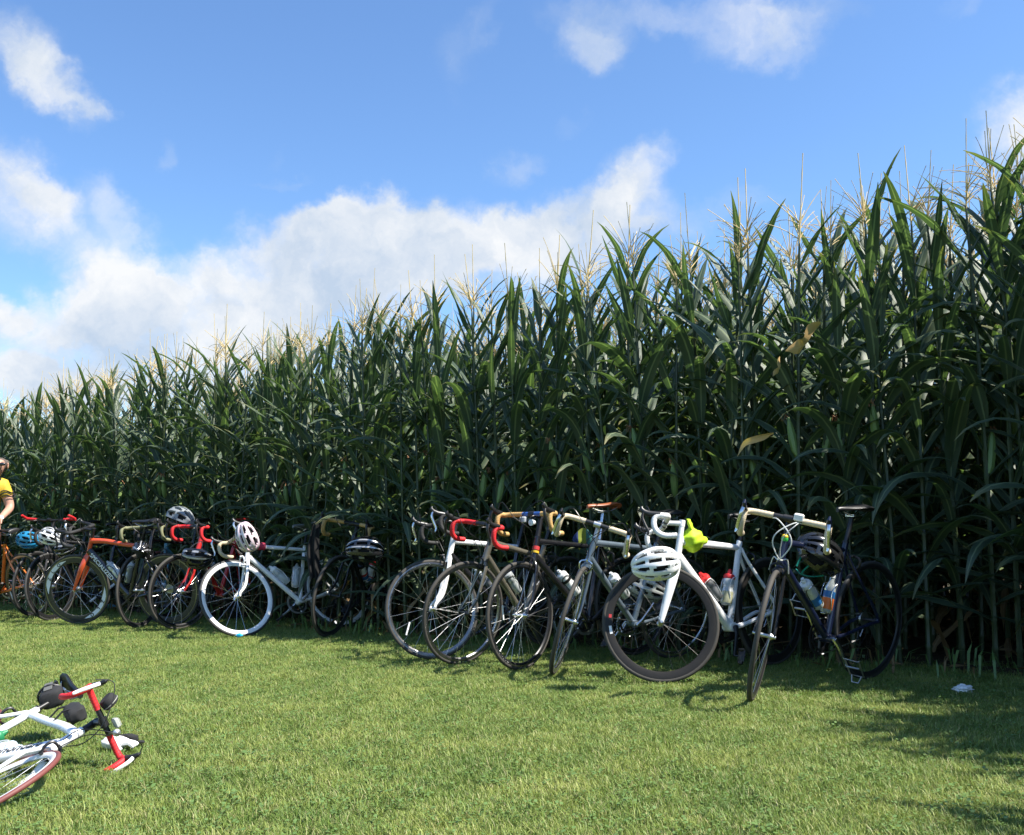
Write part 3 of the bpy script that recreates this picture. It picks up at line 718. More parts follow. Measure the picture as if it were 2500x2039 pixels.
def pedal_mesh(m, s, open_=False):
    def f():
        g = MB(); y = .07 * s + .05 * s
        g.tube([(.172, .066 * s, 0), (.172, .15 * s, 0)], .006, 6)
        if open_:
            g.tube([(.122, y - .042, .0), (.222, y - .042, 0), (.222, y + .042, 0), (.122, y + .042, 0)], .005, 6, closed=True)
            g.tube([(.222, y - .03, 0), (.245, y - .02, .03), (.245, y + .02, .03), (.222, y + .03, 0)], .004, 6)
        else:
            g.box((.172, y, 0), (.075, .05, .014), bev=.005); g.box((.212, y, .002), (.02, .03, .022), bev=.004); g.box((.135, y, .006), (.014, .04, .02), bev=.004)
        return g.mesh('pedal', m)
    return cached(('pedal', m.name, s, open_), f)
def cage_mesh(m):
    def f():
        g = MB()
        for s in (-1, 1):
            g.tube(smooth_path([(0, .012 * s, -.06), (.0, .012 * s, .06), (.015, .034 * s, .085), (.045, .038 * s, .075), (.06, .034 * s, .02), (.045, .036 * s, -.05), (.03, .02 * s, -.085), (.004, .012 * s, -.078)], 26), .0026, 6)
        g.tube([(.03, -.02, -.085), (.06, -.012, -.088), (.06, .012, -.088), (.03, .02, -.085)], .0026, 6); g.tube([(0, -.012, .06), (0, .012, .06)], .0026, 6); g.tube([(0, -.012, -.06), (0, .012, -.06)], .0026, 6)
        return g.mesh('bottle_cage', m)
    return cached(('cage', m.name), f)
def caliper_mesh(m):
    def f():
        g = MB()
        for s in (-1, 1): g.tube(smooth_path([(.012, -.012 * s, .045), (.016, .034 * s, .03), (.016, .036 * s, -.005), (.014, .018 * s, -.03)], 10), [.007] * 9 + [.006, .005], 6)
        g.tube([(0, 0, .045), (.03, 0, .045)], .007, 6)
        for s in (-1, 1): g.box((.012, .0155 * s, -.032), (.045, .009, .010))
        return g.mesh('brake_caliper', m)
    return cached(('caliper', m.name), f)
def frame_mb(c):
    g = MB(); k = c.get('fat', 1.0); aero = c.get('aero', False); mi = c.get('two', (0, 0, 0, 0))   # materials of top tube, down tube, seat tube, rear triangle
    ttr = .0165 * k if not aero else .0205; dtr = .0205 * k if not aero else .0305; str_ = .0165 * k if not aero else .021
    tt0 = HTT + AXD * -.025; dt0 = HTB + AXD * .03; sc = SCP + V3((.012, 0, -.02))
    if c.get('slope'): sc = sc + V3((.02, 0, -.065))
    n = 14
    if c.get('arch'): top = smooth_path([tt0, tt0 + (sc - tt0) * .3 + V3((0, 0, .012)), tt0 + (sc - tt0) * .65 + V3((0, 0, .002)), sc], 16)
    else: top = [tt0 + (sc - tt0) * (i / 8) for i in range(9)]
    L = len(top); g.tube(top, [ttr * (1.25 - .35 * i / (L - 1)) for i in range(L)], n, mi[0], flat=.86)
    dt = [dt0 + (BBP - dt0) * (i / 8) for i in range(9)]; g.tube(dt, [dtr * (1.12 - .1 * i / 8) for i in range(9)], n, mi[1], flat=.82 if aero else .95)
    g.tube([BBP, SCP + V3((-.006, 0, .02))], [str_ * 1.15, str_], n, mi[2], flat=.8 if aero else 1)
    g.tube([HTB - AXD * .008, HTB + AXD * .02, HTT - AXD * .02, HTT + AXD * .006], [.0235 * k, .021 * k, .0195 * k, .0205 * k], n, mi[0])
    g.tube([BBP + V3((0, -.037, 0)), BBP + V3((0, .037, 0))], .0245 * (1.15 if aero else 1), 14, mi[2])
    for s in (-1, 1):
        g.tube(smooth_path([BBP + V3((-.01, .022 * s, 0)), BBP + V3((-.12, .03 * s, .012)), RA + V3((.10, .058 * s, -.012)), RA + V3((0, .064 * s, 0))], 12), [.0125 * (1.3 if aero else 1)] * 4 + [.0105 * (1.25 if aero else 1)] * 6 + [.009, .008, .008], 8, mi[3])
        g.tube(smooth_path([sc + V3((-.016, .010 * s, -.005)), sc + V3((-.06, .026 * s, -.10)), RA + V3((.06, .056 * s, .10)), RA + V3((0, .064 * s, 0))], 12), [.0085 * (1.2 if aero else 1)] * 13, 8, mi[3])
        g.tube([RA + V3((-.012, .064 * s, -.004)), RA + V3((.02, .064 * s, .01))], .012, 6, mi[3], flat=.4)
    return g
def fork_mb(c):
    g = MB(); a = c.get('aero', False); cr_ = HTB - AXD * .012
    g.tube([HTB - AXD * .004, cr_ - AXD * .02], [.021, .024], 12)
    for s in (-1, 1):
        if a:
            pts = [cr_.lerp(FA, u) + V3((0, s * (.012 + .042 * min(1, u * 3.2)), 0)) for u in (0, .08, .18, .32, .5, .7, .88, 1.0)]
            g.tube(pts, [.024, .027, .027, .025, .0225, .019, .0155, .012], 12, flat=.42, up=(0, 1, 0))
        else:
            pts = smooth_path([cr_ + V3((0, .010 * s, 0)), cr_ - AXD * .05 + V3((0, .032 * s, 0)), A0 + AXD * .12 + V3((.004, .044 * s, 0)), FA + V3((-.012, .050 * s, .03)), FA + V3((0, .052 * s, -.004))], 16)
            g.tube(pts, [.0165 * (1 - .5 * i / 16) for i in range(17)], 10, flat=.72, up=(0, 1, 0))
    return g

def place_matrix(p):
    X, Y, psi, phi = p[:4]
    return T(X, Y, 0) @ Matrix.Rotation(psi, 4, 'Z') @ Matrix.Rotation(phi, 4, 'X')
BIKES = {}
def bicycle(name, M, steer, rise, c, label, cat='bicycle', group='bicycles leaning against the corn'):
    root = empty(name, M, label, cat, group)
    B = T(-BIKE_O); F = B @ T(A0) @ Matrix.Rotation(steer, 4, AXD) @ T(-A0)
    fm = c['frame'] if isinstance(c['frame'], list) else [c['frame']]
    fr = frame_mb(c).build('frame', fm, root, B)
    fk = fork_mb(c).build('fork', c.get('fork', fm[0]), root, F)
    up = AXD * rise; BC = V3((.775, 0, .872)) + up; CL = V3((.872, 0, .888)) + up
    if c.get('flatbar'): CL = V3((.845, 0, .888)) + up
    g = MB(); g.tube([HTT + AXD * .004, BC - AXD * .012], .0165, 10); g.tube([BC - AXD * .018, BC + AXD * .020], .0185, 10); g.tube([BC, BC + (CL - BC) * .5, CL], [.0165, .0145, .0155], 10); g.tube([CL + V3((0, -.022, 0)), CL + V3((0, .022, 0))], .0195, 12)
    g.build('stem', c.get('stem', black), root, F)
    (flat_bar if c.get('flatbar') else handlebar)(root, F @ T(CL) @ Matrix.Rotation(c.get('bartilt', 0), 4, 'Y') @ Matrix.Scale(c.get('barscale', 1), 4), c)
    wheel(root, F @ T(FA) @ Matrix.Rotation(c.get('spin', 0), 4, 'Y'), c)
    wheel(root, B @ T(RA), dict(c, **c.get('rearwheel', {})), True)
    sp = SADP + V3((c.get('sdx', 0), 0, c.get('sdz', 0)))
    if c.get('saddle'):
        g = MB(); g.tube([SCP + V3((-.006, 0, .018)), SCP + V3((-.009, 0, .028))], .0195, 12, mi=1); g.tube([SCP, V3((sp.x, 0, sp.z - .042))], .0137, 10); g.build('seatpost', [c.get('post', black), black], root, B)
        sa = put('saddle', saddle_mesh(c['saddle']), root, B @ T(sp) @ Matrix.Rotation(c.get('stilt', 0), 4, 'Y'))
        put('saddle_rail', rail_mesh(c.get('rail', alu_dull)), sa)
    ck = T(BBP) @ Matrix.Rotation(c.get('crank', .6), 4, 'Y'); arm = c.get('arm', alu_dull)
    cs = empty('crankset', B @ ck, parent=root)
    put('chainring', ring_mesh(c.get('ring', alu_dull), .101, 50, -.044, .082), cs); put('chainring', ring_mesh(black, .078, 36, -.038, .062), cs)
    put('crank_arm', arm_mesh(arm, -1), cs); put('pedal', pedal_mesh(c.get('pedal', black), -1, c.get('openpedal', False)), cs)
    put('crank_arm', arm_mesh(arm, 1), cs, Matrix.Rotation(PI, 4, 'Y')); put('pedal', pedal_mesh(c.get('pedal', black), 1, c.get('openpedal', False)), cs, Matrix.Rotation(PI, 4, 'Y'))
    g = MB()
    for (a, b) in ((BBP + V3((-.0, -.043, .100)), RA + V3((.0, -.043, .035))), (BBP + V3((-.02, -.043, -.098)), RA + V3((.03, -.043, -.115))), (RA + V3((.02, -.043, -.10)), RA + V3((-.03, -.043, -.02)))): g.tube([a, b], .0045, 4)
    g.build('chain', steel, root, B)
    def casf():
        g = MB()
        for k in range(7): g.lathe([(.012, -.028 - .004 * k), (.022 + .0035 * (6 - k), -.028 - .004 * k), (.022 + .0035 * (6 - k), -.030 - .004 * k), (.012, -.030 - .004 * k)], 'Y', 20)
        return g.mesh('cassette', alu_dull)
    put('cassette', cached('cassette', casf), root, B @ T(RA))
    def derf():
        g = MB(); g.box((.0, -.062, -.055), (.03, .025, .035), bev=.006)
        g.tube([(.012, -.052, -.06), (.03, -.048, -.125)], .010, 6, flat=.5)
        for (x, z) in ((.012, -.06), (.03, -.125)): g.lathe([(0, -.047), (.021, -.047), (.021, -.041), (0, -.041)], 'Y', 12, M=T(x, 0, z))
        return g.mesh('rear_derailleur', black)
    put('rear_derailleur', cached('rear_derailleur', derf), root, B @ T(RA))
    put('brake_caliper', caliper_mesh(c.get('brake', black)), root, F @ T(HTB - AXD * .012 + V3((.028, 0, 0)) + AXD * -.01))
    put('brake_caliper', caliper_mesh(c.get('brake', black)), root, B @ T(SCP + V3((-.075, 0, -.10))) @ Matrix.Rotation(PI, 4, 'Z'))
    if not c.get('flatbar'):                     # cables from the hoods to the frame
        cm = c.get('cable', black); g = MB(); H = c.get('loop', .05)
        if c.get('loops'):
            for s in (-1, 1): g.tube(smooth_path([CL + V3((.008, .075 * s, -.012)), CL + V3((.05, .04 * s, -.012)), CL + V3((.085, -.03 * s, -.07)), CL + V3((.085, -.045 * s, -.13)), CL + V3((.06, -.0 * s, -.21)), HTB + V3((.035, .035 * s, .045)), HTB + V3((.0, .05 * s, -.03))], 36), .0034, 6)
        else:
            for s in (-1, 1):
                g.tube(smooth_path([CL + V3((.105, .205 * s, .02)), CL + V3((.12, .15 * s, .03 + H)), CL + V3((.125 + H * .5, .03 * s, -.02)), CL + V3((.05, -.03 * s, -.11)), HTB + V3((.03, -.015 * s, .05))], 20), .0024 if cm is black else .0028, 5)
        g.tube(smooth_path([CL + V3((.02, .06, -.012)), CL + V3((.075, .05, -.02)), CL + V3((.085, .0, -.10)), HTB + V3((.045, 0, .035))], 14), .0024, 5)
        g.build('brake_cable', cm, root, F)
    for k, (tube, sm) in enumerate(c.get('cages', [])):
        put('bottle_cage', cage_mesh(sm), root, B @ cage_place(tube))
    BIKES[c['id']] = dict(root=root, M=M, B=B, F=F, CL=CL, frame=fr)
    return root
def cage_place(tube):
    if tube == 'down':
        d = (HTB + AXD * .03 - BBP).normalized(); z = d; p = BBP + d * .27
        x = V3((d.z, 0, -d.x)) * -1; return basis(x, z.cross(x), z, p + x * .028)
    d = (SCP - BBP).normalized(); p = BBP + d * .21; x = V3((d.z, 0, -d.x)); return basis(x, d.cross(x), d, p + x * .021)
def bottle(idn, tube, body, cap, label, fill=None, style='sport', group='drink bottles in the bicycle cages', shift=0.0, lift=0.0, band=None):
    b = BIKES[idn]; M = b['M'] @ b['B'] @ cage_place(tube) @ T(.036 + lift, 0, -.082 + shift)
    o = empty('bottle', M, label, 'bottle', group)
    g = MB()
    if style == 'sport': prof = [(0, 0), (.030, 0), (.0345, .006), (.0355, .05), (.0355, .085), (.0315, .096), (.0315, .106), (.0355, .118), (.0355, .150), (.029, .160), (0, .160)]
    elif style == 'pet': prof = [(0, 0), (.024, 0), (.031, .008), (.031, .05), (.0295, .056), (.031, .062), (.031, .125), (.0285, .145), (.014, .178), (.0135, .20), (0, .20)]
    else: prof = [(0, 0), (.030, 0), (.0345, .006), (.0355, .15), (.034, .160), (0, .162)]
    g.lathe(prof, 'Z', 20); g.build('bottle_body', body, o)
    g = MB()
    if style == 'pet': g.lathe([(0, .196), (.0155, .196), (.0155, .213), (0, .214)], 'Z', 16)
    else:
        g.lathe([(.034, .154), (.0355, .158), (.0355, .172), (.031, .182), (.015, .189), (.013, .204), (.009, .206), (.009, .216), (0, .216)], 'Z', 18)
    g.build('bottle_cap', cap, o)
    if band:
        for (z0, z1, m) in band:
            g = MB(); r = .0362 if style != 'pet' else .0318; g.lathe([(r, z0), (r, z1)], 'Z', 20); g.build('bottle_label', m, o)
    return o

# ---- poses: x, y of the front tyre on the grass, heading, lean, steer, bar height
P = {'B12': (0.871, 5.732, -2.476, 0.051, -0.718, 0.03), 'B13': (1.245, 5.153, -2.483, -0.082, 0.554, 0.05), 'B11': (0.281, 6.121, -2.495, -0.155, 0.704, 0.04),
     'B10': (0.056, 6.285, -2.484, 0.089, 0.254, 0.09), 'B9': (-0.357, 6.579, -2.339, -0.139, -0.068, 0.03), 'B8': (-0.531, 6.813, -2.594, 0.121, -0.147, 0.06),
     'B7': (-1.524, 8.220, -1.921, -0.162, 0.006, 0.05), 'B6': (-2.242, 8.308, -2.407, 0.381, 0.010, 0.02), 'B5': (-3.016, 8.973, -1.900, -0.118, -0.303, 0.03),
     'B4': (-3.420, 9.152, -2.015, 0.091, 0.203, 0.03), 'B3': (-4.149, 9.552, -3.404, -0.134, 0.141, 0.03), 'B2': (-4.596, 9.946, -2.280, 0.245, 0.417, 0.03),
     'B4b': (-3.500, 10.010, -1.921, 0.181, 0.174, 0.0), 'B2a': (-5.02, 10.45, -1.845, 0.0, 0.05, 0.12), 'B1': (-5.895, 10.859, 2.677, -0.221, 0.0, 0.0)}
black_rim = mat('black_anodised_rim', (.02, .02, .021), .35, .3)
grey_rim = mat('grey_rim', (.30, .30, .30), .3, 1.0)
white_rim = mat('white_rim', (.80, .80, .80), .3, coat=.4, var=.03)
red_rubber = mat('red_tyre_rubber', (.17, .05, .042), .6, var=.2)
brown_leather = mat('brown_saddle_leather', (.30, .085, .03), .45)
silver_grey_p = mat('bronze_grey_paint', (.17, .155, .12), .3, .4, coat=.5)
darkred_p = mat('dark_red_paint', (.28, .015, .015), .28, coat=.5)
blue_pl = mat('blue_plastic', (.02, .10, .42), .4)
white_cable = mat('white_cable_casing', (.66, .66, .63), .4)
lime = mat('lime_cloth', (.46, .68, .02), .65, var=.15, scale=25)

def bike(idn, name, c, label):
    p = P[idn]; c = dict(c, id=idn); return bicycle(name, place_matrix(p), p[4], p[5], c, label)
bike('B13', 'road_bicycle', dict(frame=navy_p, fork=black, rearwheel=dict(tyre=rubber, spoke=black, hub=black, rim=black), tyre=rubber_dust, rim=black_rim, tape=cream_tape, hood=navy_p, lever=alu, saddle=black, rail=alu, stem=black, cable=white_cable, loops=True, cages=[('down', alu), ('seat', alu)], crank=-1.05, arm=alu, pedal=alu_dull, openpedal=True, spokes=24, sdz=.0, post=black, ring=black),  # rear wheel all black: its deep shade is put into the colours
     'dark blue road bicycle with cream bar tape and white cables looping under the bar')
bike('B12', 'road_bicycle', dict(frame=white_p, aero=True, tyre=rubber_dust, rim=mat('satin_black_carbon', (.016, .0145, .013), .5, spec=.3), depth=.044, spokes=20, spoke=black, tape=white_tape, hood=black, lever=black, stem=white_p, saddle=black, cages=[('down', white_pl), ('seat', white_pl)], arm=black, ring=black, crank=-1.9, sdz=-.03),
     'white road bicycle with deep black rims, white bar tape and a white stem')
bike('B11', 'road_bicycle', dict(frame=steelblue_p, tyre=rubber_dust, rim=alu, tape=cream_tape, hood=black, lever=alu, stem=alu_dull, saddle=black, brake=alu, cages=[('down', alu)], arm=alu, ring=alu, crank=.9, spokes=28, hub=alu),
     'steel blue road bicycle with cream bar tape, front wheel almost edge on')
bike('B10', 'road_bicycle', dict(frame=black_gloss, tyre=rubber_dust, rim=black_rim, track=grey_rim, tape=tan_tape, bar=mat('blue_bar_paint', (.03, .09, .30), .3), hood=black, lever=black, saddle=brown_leather, post=alu, cages=[('down', black)], arm=black, crank=.7, spokes=28, hub=alu, sdz=.05),
     'black road bicycle with tan ribbed bar tape and a brown leather saddle')
bike('B9', 'road_bicycle', dict(frame=[silver_grey_p], fork=silver_grey_p, fat=1.1, slope=True, tyre=rubber_dust, rim=grey_rim, tape=red_tape, hood=black, lever=black, saddle=black, cages=[('down', black)], arm=black, spokes=24, hub=black),
     'bronze grey road bicycle with bright red bar tape and a dark front tyre')
bike('B8', 'road_bicycle', dict(frame=[black_gloss, white_p], two=(1, 0, 0, 0), fork=white_p, tyre=rubber_dust, rim=grey_rim, tape=black_tape, hood=black, lever=alu, saddle=black, cages=[('down', black)], arm=alu_dull, spokes=20),
     'black and white road bicycle with a white fork and long silver brake levers')
bike('B7', 'road_bicycle', dict(frame=black_gloss, tyre=rubber_dust, rim=black_rim, tape=tan_tape, hood=black, lever=black, saddle=black, cages=[('down', black), ('seat', black)], arm=black, ring=black, spokes=20, spoke=black, hub=black),
     'all black road bicycle with tan bar tape standing in shade, helmet on its bar')
bike('B6', 'road_bicycle', dict(frame=white_p, fork=white_p, tyre=rubber, rim=white_rim, depth=.036, spokes=20, flat=1.3, tape=mat('beige_bar_tape', (.58, .47, .31), .65, var=.2), hood=black, lever=alu, saddle=mat('grey_saddle', (.16, .17, .17), .5), post=black, cages=[('down', white_pl), ('seat', white_pl)], arm=alu, spoke=alu, hub=alu, brake=white_pl),
     'white road bicycle with bright white wheels and beige bar tape')
bike('B5', 'road_bicycle', dict(frame=red_p, fork=red_p, fat=1.1, tyre=rubber_dust, rim=black_rim, track=grey_rim, depth=.03, tape=red_tape, hood=black, lever=black, saddle=darkred_p, post=red_p, cages=[('down', black)], arm=alu_dull, spokes=20),
     'red road bicycle with a red fork, red bar tape and a red saddle')
bike('B4', 'road_bicycle', dict(frame=black_gloss, tyre=rubber_dust, rim=black_rim, tape=olive_tape, hood=black, lever=black, saddle=black, cages=[('down', black)], arm=black, spokes=20, spoke=black),
     'black road bicycle with worn olive bar tape beside the red bicycle')
bike('B4b', 'road_bicycle', dict(frame=teal_p, fork=teal_p, tyre=red_rubber, rim=black_rim, tape=black_tape, hood=black, lever=black, saddle=black, cages=[], arm=alu_dull, spokes=24),
     'pale blue road bicycle with a red front tyre half hidden behind the others')
bike('B3', 'road_bicycle', dict(frame=[redorange_p, black_gloss], two=(0, 1, 1, 1), arch=True, aero=True, fork=redorange_p, tyre=rubber_dust, rim=mat('dark_carbon_rim', (.035, .035, .036), .3, coat=.4), track=grey_rim, depth=.062, spokes=16, flat=1.35, tape=black_tape, hood=black, lever=black, saddle=black, cages=[('down', black), ('seat', black)], arm=black, ring=black, spin=0),
     'red orange and black road bicycle with lettered deep white and black rims')
bike('B2', 'road_bicycle', dict(frame=black_gloss, tyre=rubber, rim=black_rim, track=grey_rim, depth=.04, tape=black_tape, hood=black, lever=alu, saddle=black, cages=[('down', black)], arm=white_pl, ring=black, spokes=18, spoke=black),
     'black road bicycle with black bar tape beside the orange bicycle')
bike('B2a', 'mountain_bicycle', dict(frame=mat('dark_grey_paint', (.05, .05, .055), .35), fat=1.15, flatbar=True, tyre=rubber, rim=black_rim, tape=red_tape, saddle=black, cages=[], arm=black, spokes=24),
     'dark flat bar bicycle with bright red grips and bar ends at the back')
bike('B1', 'road_bicycle', dict(frame=orange_p, fork=orange_p, fat=1.05, tyre=rubber_dust, rim=grey_rim, tape=black_tape, hood=black, lever=black, saddle=black, rail=alu, cages=[('seat', black)], arm=black, spokes=24, sdz=-.06, flatbar=False),
     'orange bicycle held at its saddle by the man in yellow')
# ---- the bicycle lying on the lawn
FM = Matrix(((.65759, .19760, .72700), (-.74928, .27205, .60380), (-.07847, -.94178, .32695))).to_4x4()
FM.translation = V3((0, 0, .94)).lerp(V3((-1.8713, 4.1665, .0256)), .94) + V3((-.025, 0, .015))
FALL = FM @ Matrix.Scale(0.866, 4) @ T(V3((.985 - .8, 0, -.7)))
bicycle('road_bicycle', FALL, -.211, .02, dict(id='F', barscale=.86, tyre_fat=.0115, frame=white_p, aero=True, arch=True, fork=white_p, tyre=red_rubber, rim=white_rim, depth=.03, spokes=20, tape=red_tape, hood=black, lever=white_pl, saddle=black, stem=black, cages=[('down', white_pl), ('seat', white_pl)], arm=black, crank=.3),
        'white road bicycle with red tyres lying on its side on the lawn', group='bicycles')
def lettering(idn, s, size, m, along, dist, side=1, shear=0., off=.0, bold=0., flip=False, start=None, end=None, up=0.0, space=1.0):
    """letters on a tube's side: along = (from, to) points of the tube's axis"""
    b = BIKES[idn]; a, e = along; x = (e - a).normalized(); n = V3((0, side, 0)); y = n.cross(x)
    M = b['B'] @ basis(x, y, n, a + x * dist + n * off + y * up)
    return put('lettering', text_mesh(s, size, m, shear, .0008, bold, space), b['frame'], (b['B'].inverted() @ M))
DT0 = HTB + AXD * .03
lettering('B3', 'SPECIALIZED', .058, white_ink, (DT0, BBP), .045, 1, 0, .0265, .0012)
lettering('F', 'cannondale', .062, deck_ink, (BBP, DT0), .26, -1, .35, .0265, .001)

# letters and white fields on the deep front rim of the red orange bicycle
def rim_decals(idn):
    b = BIKES[idn]; wh = [o for o in b['root'].children if o.name.startswith('wheel')][0]
    side = lambda r: .0058 + (r - .2605) * (.0113 - .0058) / (.3065 - .2605) if False else .0058 + (r - .2605) * .0055 / .046
    ri, ro = .2605, .3065
    for a0 in (-8, 176):
        g = MB(); vs = []; fs = []; n = 18
        for i in range(n + 1):
            a = R(a0 + 82 * i / n); w = min(1, i / 4, (n - i) / 4); r0 = ri + .006 + .02 * (1 - w); r1 = ro - .002 - .016 * (1 - w)
            for r in (r0, r1): vs.append((r * math.cos(a), .0014 + .0058 + (r - .2605) * .12, r * math.sin(a)))
        for i in range(n): fs.append((i * 2, i * 2 + 2, i * 2 + 3, i * 2 + 1))
        g.add(vs, fs); g.build('rim_decal', white_p, wh)
        for ch, th in (('Z', a0 + 30), ('L', a0 + 47), ('O', a0 + 64)):
            t = R(th); tt = V3((-math.sin(t), 0, math.cos(t))); o = V3((math.cos(t), 0, math.sin(t)))
            me = text_mesh(ch, .046, deck_ink, 0, .0006, .0012)
            put('lettering', me, wh, basis(tt, o, tt.cross(o), o * .2835 + V3((0, .0115, 0)) - tt * .016))
rim_decals('B3')

# ================================================================== HELMETS
def helmet(center, fwd, up, shell, liner, label, size=1.0, strap=black, stripes=None, long=1.0):
    f = V3(fwd).normalized(); u = V3(up); u = (u - f * u.dot(f)).normalized(); l = u.cross(f)
    M = basis(f, l, u, V3(center) - u * .06 * size) @ Matrix.Scale(size, 4)
    o = empty('helmet', M, label, 'helmet', 'bicycle helmets hung on the bicycles')
    NA, NB = 26, 20; a, b, h = .105, .148 * long, .150
    def pt(i, j, k):
        al = PI * i / NA; be = PI * (.04 + .92 * j / NB); sx = b * math.cos(be)
        w = math.sin(be) ** .8; taper = 1 - .12 * math.cos(be)
        p = V3((sx, a * w * math.cos(al) * taper, h * w * math.sin(al) * (1 - .06 * math.cos(be)) + .012 * math.sin(3 * al) * w))
        ridge = 1 + .02 * math.cos(al * 10)
        return p * (k * (ridge if k > .95 else 1))
    cols = {2: ((6, 9), (12, 15)), 3: ((5, 9), (11, 16)), 4: ((5, 10), (11, 17)), 7: ((3, 7), (9, 13)), 8: ((3, 8), (9, 14), (15, 18)), 9: ((4, 8), (10, 14), (15, 17)), 12: ((2, 7), (8, 12), (13, 18)), 13: ((2, 7), (8, 12), (13, 18)), 16: ((4, 8), (10, 14), (15, 17)), 17: ((3, 8), (9, 14), (15, 18)), 18: ((3, 7), (9, 13)), 21: ((5, 10), (11, 17)), 22: ((5, 9), (11, 16)), 23: ((6, 9), (12, 15))}
    keep = {(i, j) for i in range(1, NA - 1) for j in range(NB) if not any(x <= j < y for (x, y) in cols.get(i, ()))}
    g = MB(); idx = {}; vs = []; fs = []; mi = []
    def vid(i, j, k):
        if (i, j, k) not in idx: idx[(i, j, k)] = len(vs); vs.append(pt(i, j, (1.0, .86)[k]))
        return idx[(i, j, k)]
    for (i, j) in keep:
        q = [(i, j), (i + 1, j), (i + 1, j + 1), (i, j + 1)]
        m_ = 1 if (stripes is not None and i in stripes) else 0
        fs.append(tuple(vid(x, y, 0) for x, y in reversed(q))); mi.append(m_); fs.append(tuple(vid(x, y, 1) for x, y in q)); mi.append(m_)
        for (p, nb) in (((0, 1), (i, j - 1)), ((1, 2), (i + 1, j)), ((2, 3), (i, j + 1)), ((3, 0), (i - 1, j))):
            if nb not in keep:
                A_, B_ = q[p[0]], q[p[1]]; fs.append((vid(*A_, 0), vid(*B_, 0), vid(*B_, 1), vid(*A_, 1))); mi.append(m_)
    g.add(vs, fs); g.m = mi
    sh = g.build('shell', [shell, STR[0]], o)
    g = MB(); g.blob((0, 0, .004), (b * .76, a * .74, h * .72), 16, 10, f=lambda p: 1.0 if p.z > -.15 else .6); g.build('liner', liner, o)
    for s in (-1, 1):
        g = MB()
        for x in (.06, -.05): g.tube(smooth_path([V3((x, .088 * s, .01)), V3((x * .6, .085 * s, -.05)), V3((.0, .07 * s, -.10)), V3((.01, .01 * s, -.15))], 10), .005, 4, flat=.35)
        g.build('strap', strap, o)
    return o
STR = [mat('silver_helmet_stripe', (.45, .45, .45), .25, .4)]
gloss_blk = mat('black_helmet_shell', (.016, .016, .017), .18, coat=.8)
foam = mat('dark_helmet_foam', (.015, .015, .015), .9)
teal_s = mat('teal_strap', (.01, .30, .26), .6)
helmet(at(1600, 1374, 5.42), (-.95, .1, -.12), (-.1, -1, .25), white_p, foam, 'white vented helmet hung in front of the white bicycle with deep rims', .9)
helmet(at(2012, 1352, 5.35), (.75, .3, -.5), (.25, -.8, .5), gloss_blk, foam, 'black helmet with teal straps hung on the dark blue bicycle', 1.0, teal_s)
helmet(at(888, 1338, 7.95), (-1, .1, .03), (.05, -.85, .5), gloss_blk, foam, 'glossy black helmet with silver ribs hung on the shaded black bicycle', 1.02, black, stripes=(3, 10, 15, 23), long=1.05)
helmet(at(600, 1313, 8.05), (-.35, -.1, .9), (-.25, -.95, -.1), mat('pink_white_helmet', (.70, .56, .60), .3, coat=.5, var=.1), foam, 'white and pink helmet hung on the bar of the white wheeled bicycle', .86, black, stripes=(10, 15, 6))
helmet(at(478, 1366, 8.75), (-.95, .1, .15), (-.05, -.7, -.7), gloss_blk, foam, 'black helmet with silver ribs hung upside down below the red bar tape', .98, black, stripes=(3, 7, 19, 23))
helmet(at(346, 1338, 8.95), (.3, -.95, .15), (.1, .35, .9), gloss_blk, foam, 'black helmet with silver edges hung low beside the red tyre', .8, black, stripes=(2, 14, 23))
helmet(at(443, 1258, 9.35), (.9, -.2, -.35), (.2, -.1, 1), mat('grey_helmet', (.24, .26, .27), .4), foam, 'grey ribbed helmet resting on top above the red bar tape', .95)
helmet(at(122, 1308, 9.75), (.9, -.1, -.3), (.2, -.85, .5), white_p, foam, 'white and black helmet hung at the bar of the shaded black bicycle', .82, black, stripes=(3, 6, 7, 10, 11, 14, 19, 22))
helmet(at(157, 1345, 9.75), (.95, -.2, .1), (.05, -.6, -.7), gloss_blk, foam, 'black helmet with white edges hung beside the red orange fork', .72, black, stripes=(2, 10, 23))
helmet(at(64, 1320, 10.35), (-.95, .1, .15), (.05, -.9, -.25), mat('bright_blue_helmet', (.02, .22, .42), .3, coat=.5), foam, 'bright blue helmet hung behind the orange bicycle', .88)
helmet(at(1582, 1432, 6.5), (.9, -.2, -.35), (-.1, -.95, .2), mat('pale_grey_helmet', (.34, .36, .34), .4), foam, 'pale grey striped helmet seen through the deep rimmed front wheel', .9, black, stripes=(6, 10, 15, 19))

# ================================================================== BOTTLES
red_cap = mat('red_cap', (.62, .03, .03), .4); white_cap = mat('white_cap', (.72, .73, .72), .4); blk_cap = black; grey_cap = mat('grey_cap', (.38, .40, .41), .4)
blue_lab = mat('blue_label', (.02, .13, .34), .45); orange_lab = mat('orange_label', (.75, .16, .02), .45); red_lab = mat('red_label', (.5, .04, .04), .45); yel = mat('pale_drink', (.50, .50, .30), .35, trans=.25)
pet = mat('thin_clear_plastic', (.55, .60, .60), .12, trans=.45, var=.05)
bottle('B12', 'down', smoke_pl, red_cap, 'smoky bottle with a red cap, sloping cage of the white deep rimmed bicycle')
bottle('B12', 'seat', clear_pl, red_cap, 'clear bottle with a red cap, upright cage of the white deep rimmed bicycle', band=[(.004, .075, yel)])
bottle('B13', 'down', clear_pl, white_cap, 'clear bottle with a white top and blue print on the dark blue bicycle', style='plain', band=[(.03, .085, blue_lab)])
bottle('B13', 'seat', pet, white_cap, 'thin clear bottle with blue and orange label on the dark blue bicycle', style='pet', band=[(.085, .120, blue_lab), (.02, .082, orange_lab)])
